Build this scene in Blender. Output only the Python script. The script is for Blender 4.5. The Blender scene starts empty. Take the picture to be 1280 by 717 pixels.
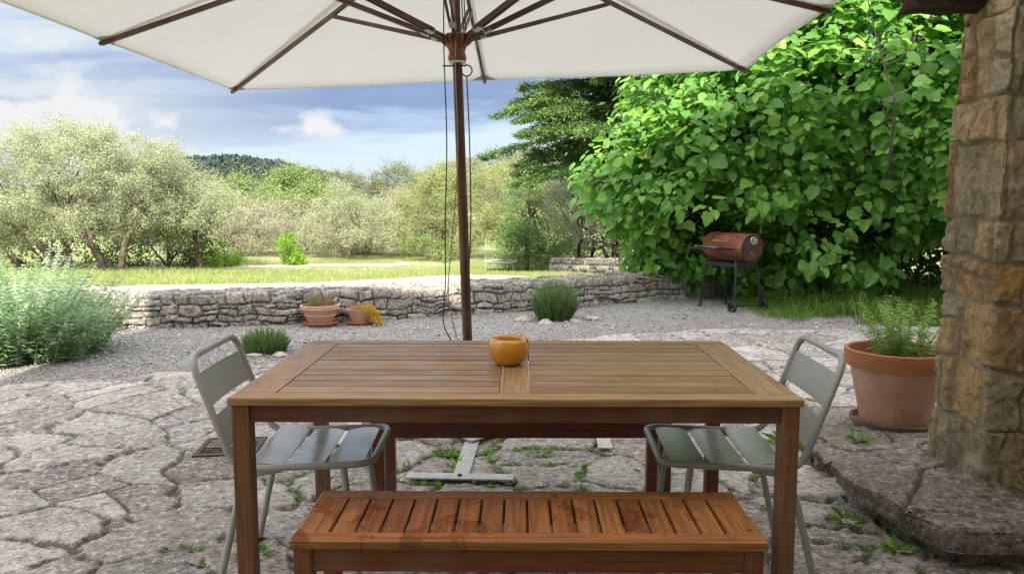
import bpy, bmesh, math, random
import numpy as np
from mathutils import Vector, Matrix
R = math.radians
sc = bpy.context.scene
col = sc.collection
# ------------------------------------------------------------ camera
cd = bpy.data.cameras.new('camera'); cam = bpy.data.objects.new('camera', cd); col.objects.link(cam)
cd.lens = 985/1280*36; cd.sensor_width = 36; cd.clip_end = 3000; cd.clip_start = .05
cam.location = (0, 0, 1.287); cam.rotation_euler = (math.pi/2-0.11, 0, 0)
sc.camera = cam
# ------------------------------------------------------------ world, sun, exposure
SUN_EL, SUN_AZ = R(39), R(2)       # the sun stands behind the viewer, light travels towards +Y
sc.view_settings.view_transform = 'Standard'; sc.view_settings.look = 'None'
sc.view_settings.exposure = 1.42; sc.view_settings.gamma = 1
w = bpy.data.worlds.new('World'); sc.world = w; w.use_nodes = True
nt = w.node_tree; nt.nodes.clear(); N = nt.nodes.new; L = nt.links.new
out = N('ShaderNodeOutputWorld'); bg = N('ShaderNodeBackground'); L(bg.outputs[0], out.inputs[0])
bg.inputs[1].default_value = .10
sky = N('ShaderNodeTexSky'); sky.sky_type = 'NISHITA'; sky.sun_disc = False
sky.sun_elevation = SUN_EL; sky.sun_rotation = math.pi + SUN_AZ
sky.air_density = 1.2; sky.dust_density = .6; sky.ozone_density = 2.2
tc = N('ShaderNodeTexCoord'); sep = N('ShaderNodeSeparateXYZ'); L(tc.outputs['Generated'], sep.inputs[0])
mp = N('ShaderNodeMapping'); mp.inputs['Scale'].default_value = (1.0, 1.0, 5.5); mp.inputs['Location'].default_value = (.35, .2, .1)
L(tc.outputs['Generated'], mp.inputs[0])
n1 = N('ShaderNodeTexNoise'); n1.inputs['Scale'].default_value = 2.6; n1.inputs['Detail'].default_value = 9; n1.inputs['Roughness'].default_value = .55
n1.inputs['Distortion'].default_value = .35
L(mp.outputs[0], n1.inputs['Vector'])
def mathn(op, a, b=None, c=None, clamp=False):
    m = N('ShaderNodeMath'); m.operation = op; m.use_clamp = clamp
    for i, v in enumerate((a, b, c)):
        if v is None: continue
        if isinstance(v, (int, float)): m.inputs[i].default_value = v
        else: L(v, m.inputs[i])
    return m.outputs[0]
def rampn(fac, stops, interp='EASE'):
    r = N('ShaderNodeValToRGB'); r.color_ramp.interpolation = interp
    e = r.color_ramp.elements
    while len(e) > 1: e.remove(e[-1])
    e[0].position = stops[0][0]; e[0].color = (*stops[0][1], 1)
    for p, c in stops[1:]:
        x = e.new(p); x.color = (*c, 1)
    L(fac, r.inputs[0]); return r.outputs[0]
def mixn(fac, a, b):
    m = N('ShaderNodeMix'); m.data_type = 'RGBA'
    if isinstance(fac, (int, float)): m.inputs[0].default_value = fac
    else: L(fac, m.inputs[0])
    for k, v in ((6, a), (7, b)):
        if isinstance(v, tuple): m.inputs[k].default_value = (*v, 1)
        else: L(v, m.inputs[k])
    return m.outputs[2]
z = sep.outputs[2]; xx = sep.outputs[0]
# slate-blue cloud bank low over the hills, pale veil under it, unseen bright cloud overhead added to light the shaded foreground
mp3 = N('ShaderNodeMapping'); mp3.inputs['Scale'].default_value = (1, 1, 6); mp3.inputs['Location'].default_value = (3.1, 1.2, .4); L(tc.outputs['Generated'], mp3.inputs[0])
n3 = N('ShaderNodeTexNoise'); n3.inputs['Scale'].default_value = 4.5; n3.inputs['Detail'].default_value = 10; n3.inputs['Roughness'].default_value = .6; n3.inputs['Distortion'].default_value = .5; L(mp3.outputs[0], n3.inputs['Vector'])
zn = mathn('ADD', z, mathn('MULTIPLY', mathn('SUBTRACT', n1.outputs[0], .5), .10))
zn = mathn('ADD', zn, mathn('MULTIPLY', mathn('SUBTRACT', n3.outputs[0], .5), .13))
zn = mathn('ADD', zn, mathn('MULTIPLY', xx, -.05))
bank = rampn(zn, [(0.0, (2.6, 3.1, 3.45)), (.078, (2.5, 3.05, 3.45)), (.10, (1.6, 2.1, 3.0)), (.13, (.86, 1.15, 2.05)), (.165, (.95, 1.32, 2.4)), (.20, (1.35, 1.9, 3.0)),
                  (.26, (2.1, 2.9, 3.8)), (.40, (6.5, 7, 7.6)), (.7, (11.5, 11.4, 11.8)), (1, (11.5, 11.4, 11.8))])
mp2 = N('ShaderNodeMapping'); mp2.inputs['Scale'].default_value = (1, 1, 1.5); L(tc.outputs['Generated'], mp2.inputs[0])
n2 = N('ShaderNodeTexNoise'); n2.inputs['Scale'].default_value = 7; n2.inputs['Detail'].default_value = 10; n2.inputs['Roughness'].default_value = .5; L(mp2.outputs[0], n2.inputs['Vector'])
puff = mathn('ADD', mathn('MULTIPLY', mathn('SUBTRACT', n2.outputs[0], .5), 3.4), mathn('MULTIPLY', mathn('SUBTRACT', -.36, xx), 2.4))
puff = mathn('ADD', puff, mathn('MULTIPLY', mathn('ABSOLUTE', mathn('SUBTRACT', z, .085)), -9))
puff = mathn('MULTIPLY', mathn('ADD', puff, .12), 4.5, None, True)
c1 = mixn(.93, sky.outputs[0], bank)
lf = mathn('MULTIPLY', mathn('SUBTRACT', -.22, xx), 4.0, None, True); lf = mathn('MULTIPLY', lf, mathn('MULTIPLY', mathn('SUBTRACT', n3.outputs[0], .30), 3.4, None, True)); lf = mathn('MULTIPLY', lf, mathn('MULTIPLY', mathn('SUBTRACT', .35, z), 8, None, True))
c1 = mixn(mathn('MULTIPLY', lf, .92), c1, (2.9, 3.2, 3.4))
streak = mathn('MULTIPLY', mathn('SUBTRACT', n1.outputs[0], .56, None), 5, None, True)
c1 = mixn(mathn('MULTIPLY', streak, .65), c1, (2.3, 2.7, 3.3))
c2 = mixn(puff, c1, (3.3, 3.35, 3.4))
L(c2, bg.inputs[0])
sl = bpy.data.lights.new('sun', 'SUN'); sl.energy = 4.0; sl.angle = R(.55); sl.color = (1, .93, .80)
so = bpy.data.objects.new('sun', sl); col.objects.link(so)
d = Vector((math.sin(SUN_AZ)*math.cos(SUN_EL), math.cos(SUN_AZ)*math.cos(SUN_EL), -math.sin(SUN_EL)))
so.rotation_euler = d.to_track_quat('-Z', 'Y').to_euler(); so.location = (0, -20, 15)

# ------------------------------------------------------------ helpers
def tag(o, label=None, cat=None, group=None, kind=None):
    for k, v in (('label', label), ('category', cat), ('group', group), ('kind', kind)):
        if v: o[k] = v
    return o
def empty(name, loc=(0, 0, 0), rz=0, label=None, cat=None, group=None):
    o = bpy.data.objects.new(name, None); col.objects.link(o); o.location = loc; o.rotation_euler = (0, 0, rz)
    o.empty_display_size = .1
    return tag(o, label, cat, group)
def np_mesh(name, V, F, m, parent=None, smooth=False, attrs=None):
    """V (n,3); F (k,3|4) array"""
    V = np.asarray(V, np.float32); F = np.asarray(F, np.int32)
    me = bpy.data.meshes.new(name); k, s = F.shape
    me.vertices.add(len(V)); me.vertices.foreach_set('co', V.ravel())
    me.loops.add(k*s); me.loops.foreach_set('vertex_index', F.ravel())
    me.polygons.add(k); me.polygons.foreach_set('loop_start', np.arange(0, k*s, s, dtype=np.int32))
    me.polygons.foreach_set('loop_total', np.full(k, s, np.int32))
    me.polygons.foreach_set('use_smooth', np.full(k, smooth, bool))
    for an, av in (attrs or {}).items():
        a = me.attributes.new(an, 'FLOAT', 'POINT'); a.data.foreach_set('value', np.asarray(av, np.float32))
    me.update(calc_edges=True)
    me.materials.append(m)
    o = bpy.data.objects.new(name, me); col.objects.link(o); o.parent = parent
    return o
def bm_obj(name, bm, m, parent=None, smooth=False, bevel=0, seg=2):
    if bevel: bmesh.ops.bevel(bm, geom=bm.edges[:], offset=bevel, segments=seg, profile=.6, affect='EDGES', clamp_overlap=True)
    bmesh.ops.recalc_face_normals(bm, faces=bm.faces[:])
    me = bpy.data.meshes.new(name); bm.to_mesh(me); bm.free()
    if smooth:
        me.polygons.foreach_set('use_smooth', [True]*len(me.polygons)); me.set_sharp_from_angle(angle=R(42))
    me.materials.append(m)
    o = bpy.data.objects.new(name, me); col.objects.link(o); o.parent = parent
    return o
def box(bm, x0, x1, y0, y1, z0, z1, bev=0, mat=None):
    vs = [bm.verts.new(p) for p in ((x0,y0,z0),(x1,y0,z0),(x1,y1,z0),(x0,y1,z0),(x0,y0,z1),(x1,y0,z1),(x1,y1,z1),(x0,y1,z1))]
    fs = [bm.faces.new([vs[i] for i in f]) for f in ((0,3,2,1),(4,5,6,7),(0,1,5,4),(1,2,6,5),(2,3,7,6),(3,0,4,7))]
    if mat is not None: bmesh.ops.transform(bm, matrix=mat, verts=vs)
    if bev:
        es = list({e for f in fs for e in f.edges})
        bmesh.ops.bevel(bm, geom=es, offset=bev, segments=2, profile=.6, affect='EDGES', clamp_overlap=True)
def rnd(pts, rad, n=5, closed=False):
    pts = [Vector(p) for p in pts]; o = []; m = len(pts)
    for i, p in enumerate(pts):
        if not closed and i in (0, m-1): o.append(p); continue
        a = pts[i-1]-p; b = pts[(i+1) % m]-p; r = min(rad, a.length*.48, b.length*.48)
        A = p+a.normalized()*r; B = p+b.normalized()*r
        for k in range(n+1):
            t = k/n; o.append(A*(1-t)**2+p*2*t*(1-t)+B*t*t)
    return o
def tube(bm, pts, r, seg=10, closed=False, caps=True):
    pts = [Vector(p) for p in pts]; n = len(pts)
    rs = r if isinstance(r, (list, tuple)) else [r]*n
    T = []
    for i in range(n):
        a = pts[i-1] if (i > 0 or closed) else pts[0]; b = pts[(i+1) % n] if (i < n-1 or closed) else pts[-1]
        T.append((b-a).normalized())
    ref = Vector((0, 0, 1)) if abs(T[0].z) < .9 else Vector((1, 0, 0))
    u = T[0].cross(ref).normalized(); rings = []
    for i in range(n):
        if i: u = (u - T[i]*u.dot(T[i])).normalized()
        v = T[i].cross(u)
        rings.append([bm.verts.new(pts[i]+(u*math.cos(q)+v*math.sin(q))*rs[i]) for q in [2*math.pi*k/seg for k in range(seg)]])
    for i in range(n if closed else n-1):
        A, B = rings[i], rings[(i+1) % n]
        for k in range(seg): bm.faces.new((A[k], A[(k+1) % seg], B[(k+1) % seg], B[k]))
    if caps and not closed: bm.faces.new(rings[0][::-1]); bm.faces.new(rings[-1])
def lathe(bm, prof, seg=40, cx=0, cy=0, z0=0):
    rings = [[bm.verts.new((cx+r*math.cos(2*math.pi*k/seg), cy+r*math.sin(2*math.pi*k/seg), z0+zz)) for k in range(seg)] if r > 1e-5 else [bm.verts.new((cx, cy, z0+zz))] for r, zz in prof]
    for A, B in zip(rings, rings[1:]):
        for k in range(seg):
            k2 = (k+1) % seg
            if len(A) == 1 and len(B) == 1: continue
            if len(A) == 1: bm.faces.new((A[0], B[k2], B[k]))
            elif len(B) == 1: bm.faces.new((A[k], A[k2], B[0]))
            else: bm.faces.new((A[k], A[k2], B[k2], B[k]))
def copy_tree(o, parent=None):
    c = o.copy(); col.objects.link(c); c.parent = parent
    for ch in list(o.children): copy_tree(ch, c)
    return c
# numpy noise ------------------------------------------------
def vnoise(x, y, seed=0):
    xi = np.floor(x).astype(np.int64); yi = np.floor(y).astype(np.int64); xf = x-xi; yf = y-yi
    def h(a, b):
        n = (a*374761393 + b*668265263 + seed*974634777) & 0xffffffff
        n = ((n ^ (n >> 13))*1274126177) & 0xffffffff
        return ((n ^ (n >> 16)) & 0xffff)/65535.
    u = xf*xf*(3-2*xf); v = yf*yf*(3-2*yf)
    return (h(xi, yi)*(1-u)+h(xi+1, yi)*u)*(1-v)+(h(xi, yi+1)*(1-u)+h(xi+1, yi+1)*u)*v
def fbm(x, y, seed=0, oct=4, g=.5):
    s = 0; a = 1; t = 0
    for k in range(oct):
        s = s+a*vnoise(x*2**k+k*17.3, y*2**k-k*9.1, seed+k*7); t += a; a *= g
    return s/t-.5
def hsh(a, b, k):
    n = (a*73856093 + b*19349663 + k*83492791) & 0xffffffff
    n = ((n ^ (n >> 15))*2246822519) & 0xffffffff; n = ((n ^ (n >> 13))*3266489917) & 0xffffffff
    return ((n ^ (n >> 16)) & 0xffffff)/float(0xffffff)
def voronoi(u, v, cu, cv, seed=0, drop=0., jit=.85, per=0):
    """distance to the cell border (in units of length) and per-stone random values"""
    X = u/cu; Y = v/cv; xi = np.floor(X).astype(np.int64); yi = np.floor(Y).astype(np.int64)
    d1 = np.full(X.shape, 1e9); d2 = d1.copy(); p1 = np.zeros(X.shape+(2,)); p2 = p1.copy(); id1 = np.zeros(X.shape); id2 = id1.copy()
    rg = 2 if drop > 0 else 1
    for i in range(-rg, rg+1):
        for j in range(-rg, rg+1):
            a = xi+i; b = yi+j; aw = a % per if per else a
            px = (a+.5+(hsh(aw, b, seed)-.5)*jit)*cu; py = (b+.5+(hsh(aw, b, seed+1)-.5)*jit)*cv
            dd = (px-u)**2+(py-v)**2
            dd = np.where(hsh(aw, b, seed+2) < drop, 1e9, dd)
            rid = hsh(aw, b, seed+3)
            n1_ = dd < d1; n2_ = (~n1_) & (dd < d2)
            d2 = np.where(n1_, d1, np.where(n2_, dd, d2)); p2 = np.where(n1_[..., None], p1, np.where(n2_[..., None], np.stack([px, py], -1), p2))
            d1 = np.where(n1_, dd, d1); p1 = np.where(n1_[..., None], np.stack([px, py], -1), p1); id1 = np.where(n1_, rid, id1)
    e = (d2-d1)/(2*np.maximum(1e-6, np.hypot(*(np.moveaxis(p2-p1, -1, 0)))))
    return e, id1, u-p1[..., 0], v-p1[..., 1]
def sstep(a, b, x):
    t = np.clip((x-a)/(b-a), 0, 1); return t*t*(3-2*t)
def grid_faces(nr, nc):
    i = np.arange(nr-1)[:, None]*nc+np.arange(nc-1)[None]; return np.stack([i, i+1, i+nc+1, i+nc], -1).reshape(-1, 4)

# ------------------------------------------------------------ materials
class M:
    def __init__(s, name):
        s.m = bpy.data.materials.new(name); s.m.use_nodes = True; s.t = s.m.node_tree; s.t.nodes.clear()
        s.o = s.n('ShaderNodeOutputMaterial'); s.b = s.n('ShaderNodeBsdfPrincipled'); s.l(s.b.outputs[0], s.o.inputs[0])
    def n(s, ty, **k):
        x = s.t.nodes.new(ty)
        for a, b in k.items(): setattr(x, a, b)
        return x
    def l(s, a, b): s.t.links.new(a, b)
    def set(s, i, v):
        if isinstance(v, (int, float)): i.default_value = v
        elif isinstance(v, tuple): i.default_value = (*v, 1) if len(v) == 3 and i.type == 'RGBA' else v
        else: s.l(v, i)
    def obj(s, scale=(1, 1, 1)):
        c = s.n('ShaderNodeTexCoord'); m = s.n('ShaderNodeMapping'); m.inputs['Scale'].default_value = scale; s.l(c.outputs['Object'], m.inputs[0]); return m.outputs[0]
    def noise(s, vec, scale, det=5, rough=.55, dist=0):
        x = s.n('ShaderNodeTexNoise'); s.l(vec, x.inputs['Vector']); x.inputs['Scale'].default_value = scale; x.inputs['Detail'].default_value = det
        x.inputs['Roughness'].default_value = rough; x.inputs['Distortion'].default_value = dist; return x.outputs[0]
    def vor(s, vec, scale, feat='F1', out='Distance'):
        x = s.n('ShaderNodeTexVoronoi', feature=feat); s.l(vec, x.inputs['Vector']); x.inputs['Scale'].default_value = scale; return x.outputs[out]
    def ramp(s, f, stops, interp='LINEAR'):
        r = s.n('ShaderNodeValToRGB'); r.color_ramp.interpolation = interp; e = r.color_ramp.elements
        while len(e) > 1: e.remove(e[-1])
        e[0].position = stops[0][0]; c = stops[0][1]; e[0].color = (*c, 1) if isinstance(c, tuple) else (c, c, c, 1)
        for p, c in stops[1:]:
            x = e.new(p); x.color = (*c, 1) if isinstance(c, tuple) else (c, c, c, 1)
        s.l(f, r.inputs[0]); return r.outputs[0]
    def mix(s, f, a, b, mode='MIX'):
        x = s.n('ShaderNodeMix', data_type='RGBA', blend_type=mode); s.set(x.inputs[0], f); s.set(x.inputs[6], a); s.set(x.inputs[7], b); return x.outputs[2]
    def math(s, op, a, b=0., clamp=False):
        x = s.n('ShaderNodeMath', operation=op, use_clamp=clamp); s.set(x.inputs[0], a); s.set(x.inputs[1], b); return x.outputs[0]
    def attr(s, name): return s.n('ShaderNodeAttribute', attribute_name=name).outputs['Fac']
    def isl(s): return s.n('ShaderNodeNewGeometry').outputs['Random Per Island']
    def bump(s, h, st=.5, dist=.01, normal=None):
        x = s.n('ShaderNodeBump'); x.inputs['Strength'].default_value = st; x.inputs['Distance'].default_value = dist; s.l(h, x.inputs['Height'])
        if normal is not None: s.l(normal, x.inputs['Normal'])
        return x.outputs[0]
    def fin(s, colr, rough=.6, normal=None, metal=0, spec=.5, **k):
        s.set(s.b.inputs['Base Color'], colr); s.set(s.b.inputs['Roughness'], rough); s.set(s.b.inputs['Metallic'], metal); s.set(s.b.inputs['Specular IOR Level'], spec)
        if normal is not None: s.l(normal, s.b.inputs['Normal'])
        for a, b in k.items(): s.set(s.b.inputs[a.replace('_', ' ')], b)
        return s.m
def leaf_mat(name, stops, rough=.5, trans=.35, tcol=None, spec=.4, nscale=None):
    """stops: colours chosen per leaf"""
    m = M(name); c = m.ramp(m.isl(), stops)
    if nscale:
        c = m.mix(m.ramp(m.noise(m.obj(), nscale, 3), [(.35, 0.), (.65, 1.)]), c, m.mix(.5, c, stops[-1][1]))
    m.fin(c, rough, spec=spec)
    t = m.n('ShaderNodeBsdfTranslucent'); hs = m.n('ShaderNodeHueSaturation'); hs.inputs['Value'].default_value = 1.5; hs.inputs['Saturation'].default_value = 1.1
    m.l(c, hs.inputs['Color']); m.l(hs.outputs[0], t.inputs[0])
    x = m.n('ShaderNodeMixShader'); x.inputs[0].default_value = trans; m.l(m.b.outputs[0], x.inputs[1]); m.l(t.outputs[0], x.inputs[2]); m.l(x.outputs[0], m.o.inputs[0])
    return m.m
def bark_mat(name, a, b, sc_=8):
    m = M(name); v = m.obj((1, 1, .3)); n = m.noise(v, sc_, 6, .65); return m.fin(m.ramp(n, [(.3, a), (.7, b)]), .9, m.bump(n, .9, .03), spec=.2)
def wood_mat(name, axis, dark, mid, light, rough=.42, wet=False, per=.55):
    m = M(name); s = [26., 26., 26.]; s[axis] = 1.6
    isl = m.isl(); c = m.n('ShaderNodeTexCoord'); sh = m.n('ShaderNodeVectorMath', operation='MULTIPLY_ADD')
    cm = m.n('ShaderNodeCombineXYZ'); [m.set(cm.inputs[i], m.math('MULTIPLY', isl, 7.3+i)) for i in range(3)]
    ad = m.n('ShaderNodeVectorMath', operation='ADD'); m.l(c.outputs['Object'], ad.inputs[0]); m.l(cm.outputs[0], ad.inputs[1])
    mp_ = m.n('ShaderNodeMapping'); mp_.inputs['Scale'].default_value = s; m.l(ad.outputs[0], mp_.inputs[0])
    g = m.noise(mp_.outputs[0], 1.0, 8, .62, 1.2)
    s2 = [120., 120., 120.]; s2[axis] = 4
    mp2 = m.n('ShaderNodeMapping'); mp2.inputs['Scale'].default_value = s2; m.l(ad.outputs[0], mp2.inputs[0])
    f = m.noise(mp2.outputs[0], 1.0, 3, .5)
    cc = m.ramp(g, [(.25, dark), (.46, mid), (.72, light)])
    cc = m.mix(.55, cc, m.ramp(isl, [(0, dark), (.5, mid), (1., light)]))
    cc = m.mix(m.ramp(f, [(.42, .0), (.60, .6)]), cc, dark)
    kn = m.vor(m.obj((3, 3, 3)), 2.3); cc = m.mix(m.ramp(kn, [(.03, .8), (.07, 0.)]), cc, (.03, .012, .006))
    dust = m.noise(m.obj(), 3.5, 6, .6); r = m.ramp(m.noise(m.obj(), 9, 5), [(.3, rough-.08), (.7, rough+.12)])
    if wet:
        wn = m.noise(m.obj((1.2, .8, 1)), 6.5, 5, .6, .5); wm = m.math('MULTIPLY', m.ramp(wn, [(.56, 0.), (.60, 1.)]), m.ramp(m.noise(m.obj((1, .3, 1)), 2.4, 1), [(.40, 0.), (.52, 1.)]))
        cc = m.mix(m.math('MULTIPLY', wm, .42), cc, (.075, .012, .004)); r = m.mix(wm, r, (.12, .12, .12))
    else:
        cc = m.mix(m.ramp(dust, [(.45, 0.), (.8, .35)]), cc, (.33, .27, .21))
    return m.fin(cc, r, m.bump(m.mix(.3, g, f), .16, .004), spec=.42)
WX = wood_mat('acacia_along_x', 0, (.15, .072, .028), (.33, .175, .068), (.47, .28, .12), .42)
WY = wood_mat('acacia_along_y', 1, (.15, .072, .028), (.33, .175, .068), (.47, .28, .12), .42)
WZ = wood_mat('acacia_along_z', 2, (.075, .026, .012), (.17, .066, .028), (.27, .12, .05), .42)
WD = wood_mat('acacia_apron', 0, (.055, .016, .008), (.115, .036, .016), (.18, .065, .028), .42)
BY = wood_mat('bench_wood_y', 1, (.13, .042, .014), (.285, .105, .034), (.39, .175, .06), .30, True)
BX = wood_mat('bench_wood_x', 0, (.13, .042, .014), (.285, .105, .034), (.39, .175, .06), .30, True)
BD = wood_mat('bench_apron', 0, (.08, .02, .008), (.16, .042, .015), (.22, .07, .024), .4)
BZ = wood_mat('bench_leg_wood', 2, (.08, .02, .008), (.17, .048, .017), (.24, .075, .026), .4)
PW = wood_mat('parasol_wood', 2, (.05, .014, .008), (.105, .032, .018), (.15, .05, .028), .35)

def stone_mat(name, cols, joint, sc_=1., rough=.88, b=.9, pit=.6, an=(1, 1, 1), dark=.8, light=.65, lowb=.2, bd=.02, jl=.3, pits=.95, low=0):
    m = M(name); v = m.obj(an); t = m.attr('tint'); j = m.attr('joint')
    base = m.ramp(t, [(i/(len(cols)-1), c) for i, c in enumerate(cols)])
    n = m.noise(v, 6*sc_, 12, .72, .6); n2 = m.noise(v, 26*sc_, 10, .75, .4); n3 = m.noise(v, 1.7*sc_, 5, .6); n4 = m.noise(v, 90*sc_, 5, .7)
    base = m.mix(m.ramp(n3, [(.40, 0.), (.65, .45)]), base, m.mix(.6, base, (.20, .15, .11)))
    base = m.mix(m.ramp(n, [(.36, dark), (.52, 0.)]), base, m.mix(.68, base, (.055, .044, .036)))
    base = m.mix(m.ramp(n2, [(.53, 0.), (.585, light)]), base, m.mix(.75, base, (.80, .76, .70)))
    base = m.mix(m.ramp(n2, [(.40, pits), (.455, 0.)]), base, m.mix(.85, base, (.03, .024, .019)))
    base = m.mix(m.ramp(n4, [(.40, pits*.85), (.48, 0.)]), base, m.mix(.75, base, (.03, .026, .022)))
    base = m.mix(m.ramp(m.noise(v, 11*sc_, 6, .7, 1.), [(.60, 0.), (.64, light)]), base, m.mix(.7, base, (.74, .70, .64)))
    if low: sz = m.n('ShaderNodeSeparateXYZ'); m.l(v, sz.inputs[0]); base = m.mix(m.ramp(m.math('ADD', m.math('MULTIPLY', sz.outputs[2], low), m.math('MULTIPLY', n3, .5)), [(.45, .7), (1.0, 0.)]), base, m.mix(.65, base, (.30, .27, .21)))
    base = m.mix(j, base, m.mix(m.ramp(n4, [(.4, 0.), (.6, 1.)]), joint, m.mix(jl, joint, (.45, .4, .33))))
    h = m.mix(.30, n2, n4); h = m.mix(lowb, h, n)
    return m.fin(base, rough, m.bump(h, b, bd), spec=.22)
PAVE = stone_mat('flagstone', [(.32, .285, .26), (.46, .425, .39), (.24, .21, .19), (.55, .515, .475), (.38, .32, .275), (.49, .455, .415), (.28, .255, .235)], (.06, .046, .034), 1.25, b=1., dark=.45, light=.7, jl=.10, pits=.75, bd=.014)
RUB = stone_mat('rubble_stone', [(.31, .285, .25), (.43, .40, .355), (.25, .225, .19), (.50, .465, .42), (.37, .32, .265)], (.03, .026, .022), 1.3, dark=.75, light=.7, bd=.03)
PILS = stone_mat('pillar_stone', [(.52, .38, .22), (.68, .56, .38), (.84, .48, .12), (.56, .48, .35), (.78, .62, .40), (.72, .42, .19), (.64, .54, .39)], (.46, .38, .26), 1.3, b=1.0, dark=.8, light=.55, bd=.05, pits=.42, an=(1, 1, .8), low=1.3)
LEDG = stone_mat('ledge_stone', [(.25, .215, .165), (.31, .27, .21), (.28, .24, .185)], (.035, .028, .02), 1.2, light=.4, dark=.7, pits=.8)
m = M('gravel'); v = m.obj()
cell = m.vor(v, 85, out='Color'); dv = m.vor(v, 85); big = m.noise(v, 1.1, 5, .6)
sepc = m.n('ShaderNodeSeparateColor'); m.l(cell, sepc.inputs[0])
c = m.ramp(sepc.outputs[0], [(0, (.22, .205, .19)), (.3, (.30, .285, .265)), (.7, (.37, .355, .335)), (1, (.50, .485, .46))])
c = m.mix(m.ramp(big, [(.4, 0.), (.7, .4)]), c, (.26, .22, .17)); c = m.mix(m.ramp(dv, [(.4, 0.), (.8, .6)]), c, (.17, .15, .125))
GRAV = m.fin(c, .9, m.bump(m.math('SUBTRACT', 1., dv), 1., .012), spec=.2)
m = M('pale_path'); v = m.obj(); n = m.noise(v, 3, 6); n2 = m.noise(v, 60, 4)
PATH = m.fin(m.mix(m.ramp(n2, [(.3, 0.), (.7, .6)]), m.ramp(n, [(.3, (.42, .39, .33)), (.7, (.58, .55, .48))]), (.36, .33, .28)), .95, m.bump(n2, .6, .02), spec=.15)
m = M('meadow'); v = m.obj(); n = m.noise(v, .5, 8, .68); n2 = m.noise(v, 14, 5, .6)
c = m.ramp(n, [(.3, (.15, .20, .06)), (.5, (.24, .27, .11)), (.6, (.34, .32, .18)), (.72, (.42, .38, .26))])
MEAD = m.fin(m.mix(m.ramp(n2, [(.35, .6), (.6, 0.)]), c, (.07, .09, .025)), .95, m.bump(n2, .8, .05), spec=.1)
m = M('hill_ground'); n = m.noise(m.obj(), .03, 6); HILL = m.fin(m.ramp(n, [(.3, (.03, .05, .03)), (.7, (.05, .08, .045))]), .95, spec=.1)
def simple(name, c, rough, metal=0, var=.12, sc_=20, b=.1, spec=.5, **k):
    m = M(name); n = m.noise(m.obj(), sc_, 5); d_ = tuple(x*(1-var*2) for x in c); l_ = tuple(min(1, x*(1+var)) for x in c)
    return m.fin(m.ramp(n, [(.3, d_), (.7, l_)]), rough, m.bump(n, b, .003), metal, spec, **k)
TAUPE = simple('taupe_painted_steel', (.35, .345, .32), .38, 0, .04, 5, .02, .6)
m = M('taupe_seat_steel'); n = m.noise(m.obj(), 22, 5, .6); n2 = m.noise(m.obj(), 6, 3)
SEATM = m.fin(m.mix(m.ramp(n, [(.60, 0.), (.66, .35)]), (.31, .31, .29), (.45, .44, .40)), m.ramp(n2, [(.35, .22), (.65, .34)]), None, 0, .7)
RUBBER = simple('black_rubber', (.02, .02, .02), .7); IRONB = simple('black_iron', (.022, .026, .03), .45, .3, .2, 30, .2)
STEEL = simple('bare_steel', (.5, .5, .49), .35, .9, .1, 40, .05)
GALV = simple('galvanised_plate', (.52, .51, .48), .6, .25, .1, 16, .25)
BRACK = simple('aluminium_bracket', (.52, .51, .49), .4, .6, .05)
m = M('rust_barrel'); n = m.noise(m.obj(), 6, 7, .6); n2 = m.noise(m.obj(), 30, 5)
c = m.ramp(n, [(.3, (.10, .03, .02)), (.5, (.22, .065, .035)), (.68, (.36, .13, .07))]); RUST = m.fin(m.mix(m.ramp(n2, [(.5, 0.), (.7, .5)]), c, (.05, .025, .02)), .5, m.bump(n2, .2, .004), .2)
m = M('burnt_endcap'); n = m.noise(m.obj(), 9, 6); ENDC = m.fin(m.ramp(n, [(.35, (.03, .025, .025)), (.65, (.11, .045, .035))]), .5, m.bump(n, .2, .004), .3)
m = M('terracotta'); v = m.obj(); n = m.noise(v, 5, 6, .6); n2 = m.noise(v, 40, 4)
TERRA = m.fin(m.mix(m.ramp(n2, [(.45, 0.), (.7, .3)]), m.ramp(n, [(.3, (.46, .25, .165)), (.6, (.56, .34, .24)), (.8, (.62, .43, .33))]), (.5, .38, .3)), .85, m.bump(n2, .25, .004), spec=.2)
m = M('terracotta_rim'); v = m.obj((1, 1, 8)); n = m.noise(v, 4, 6, .6); TERR = m.fin(m.ramp(n, [(.3, (.36, .13, .06)), (.7, (.50, .21, .10))]), .75, m.bump(n, .2, .004), spec=.25)
m = M('mustard_glaze'); n = m.noise(m.obj((1, 1, .4)), 9, 4); GLAZE = m.fin(m.ramp(n, [(.3, (.50, .20, .008)), (.7, (.66, .31, .02))]), .16, m.bump(m.noise(m.obj(), 14, 3), .12, .004), 0, .6, Coat_Weight=.5, Coat_Roughness=.06)
m = M('canvas'); v = m.obj(); wv = m.noise(v, 220, 2); fold = m.noise(m.obj((.8, 2.2, 1)), 2.5, 3)
m.fin(m.ramp(m.noise(v, 1.2, 4), [(.3, (.76, .755, .72)), (.7, (.83, .825, .79))]), .9, m.bump(fold, .55, .06, m.bump(wv, .1, .001)), spec=.1)
tr = m.n('ShaderNodeBsdfTranslucent'); tr.inputs[0].default_value = (.86, .85, .81, 1); x = m.n('ShaderNodeMixShader'); x.inputs[0].default_value = .52
m.l(m.b.outputs[0], x.inputs[1]); m.l(tr.outputs[0], x.inputs[2]); m.l(x.outputs[0], m.o.inputs[0]); CANV = m.m
CORD = simple('dark_cord', (.05, .05, .055), .8); CORDL = simple('tan_cord', (.42, .33, .24), .8)
SOIL = simple('soil', (.06, .045, .03), .95, 0, .3, 60, 1.)
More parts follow.
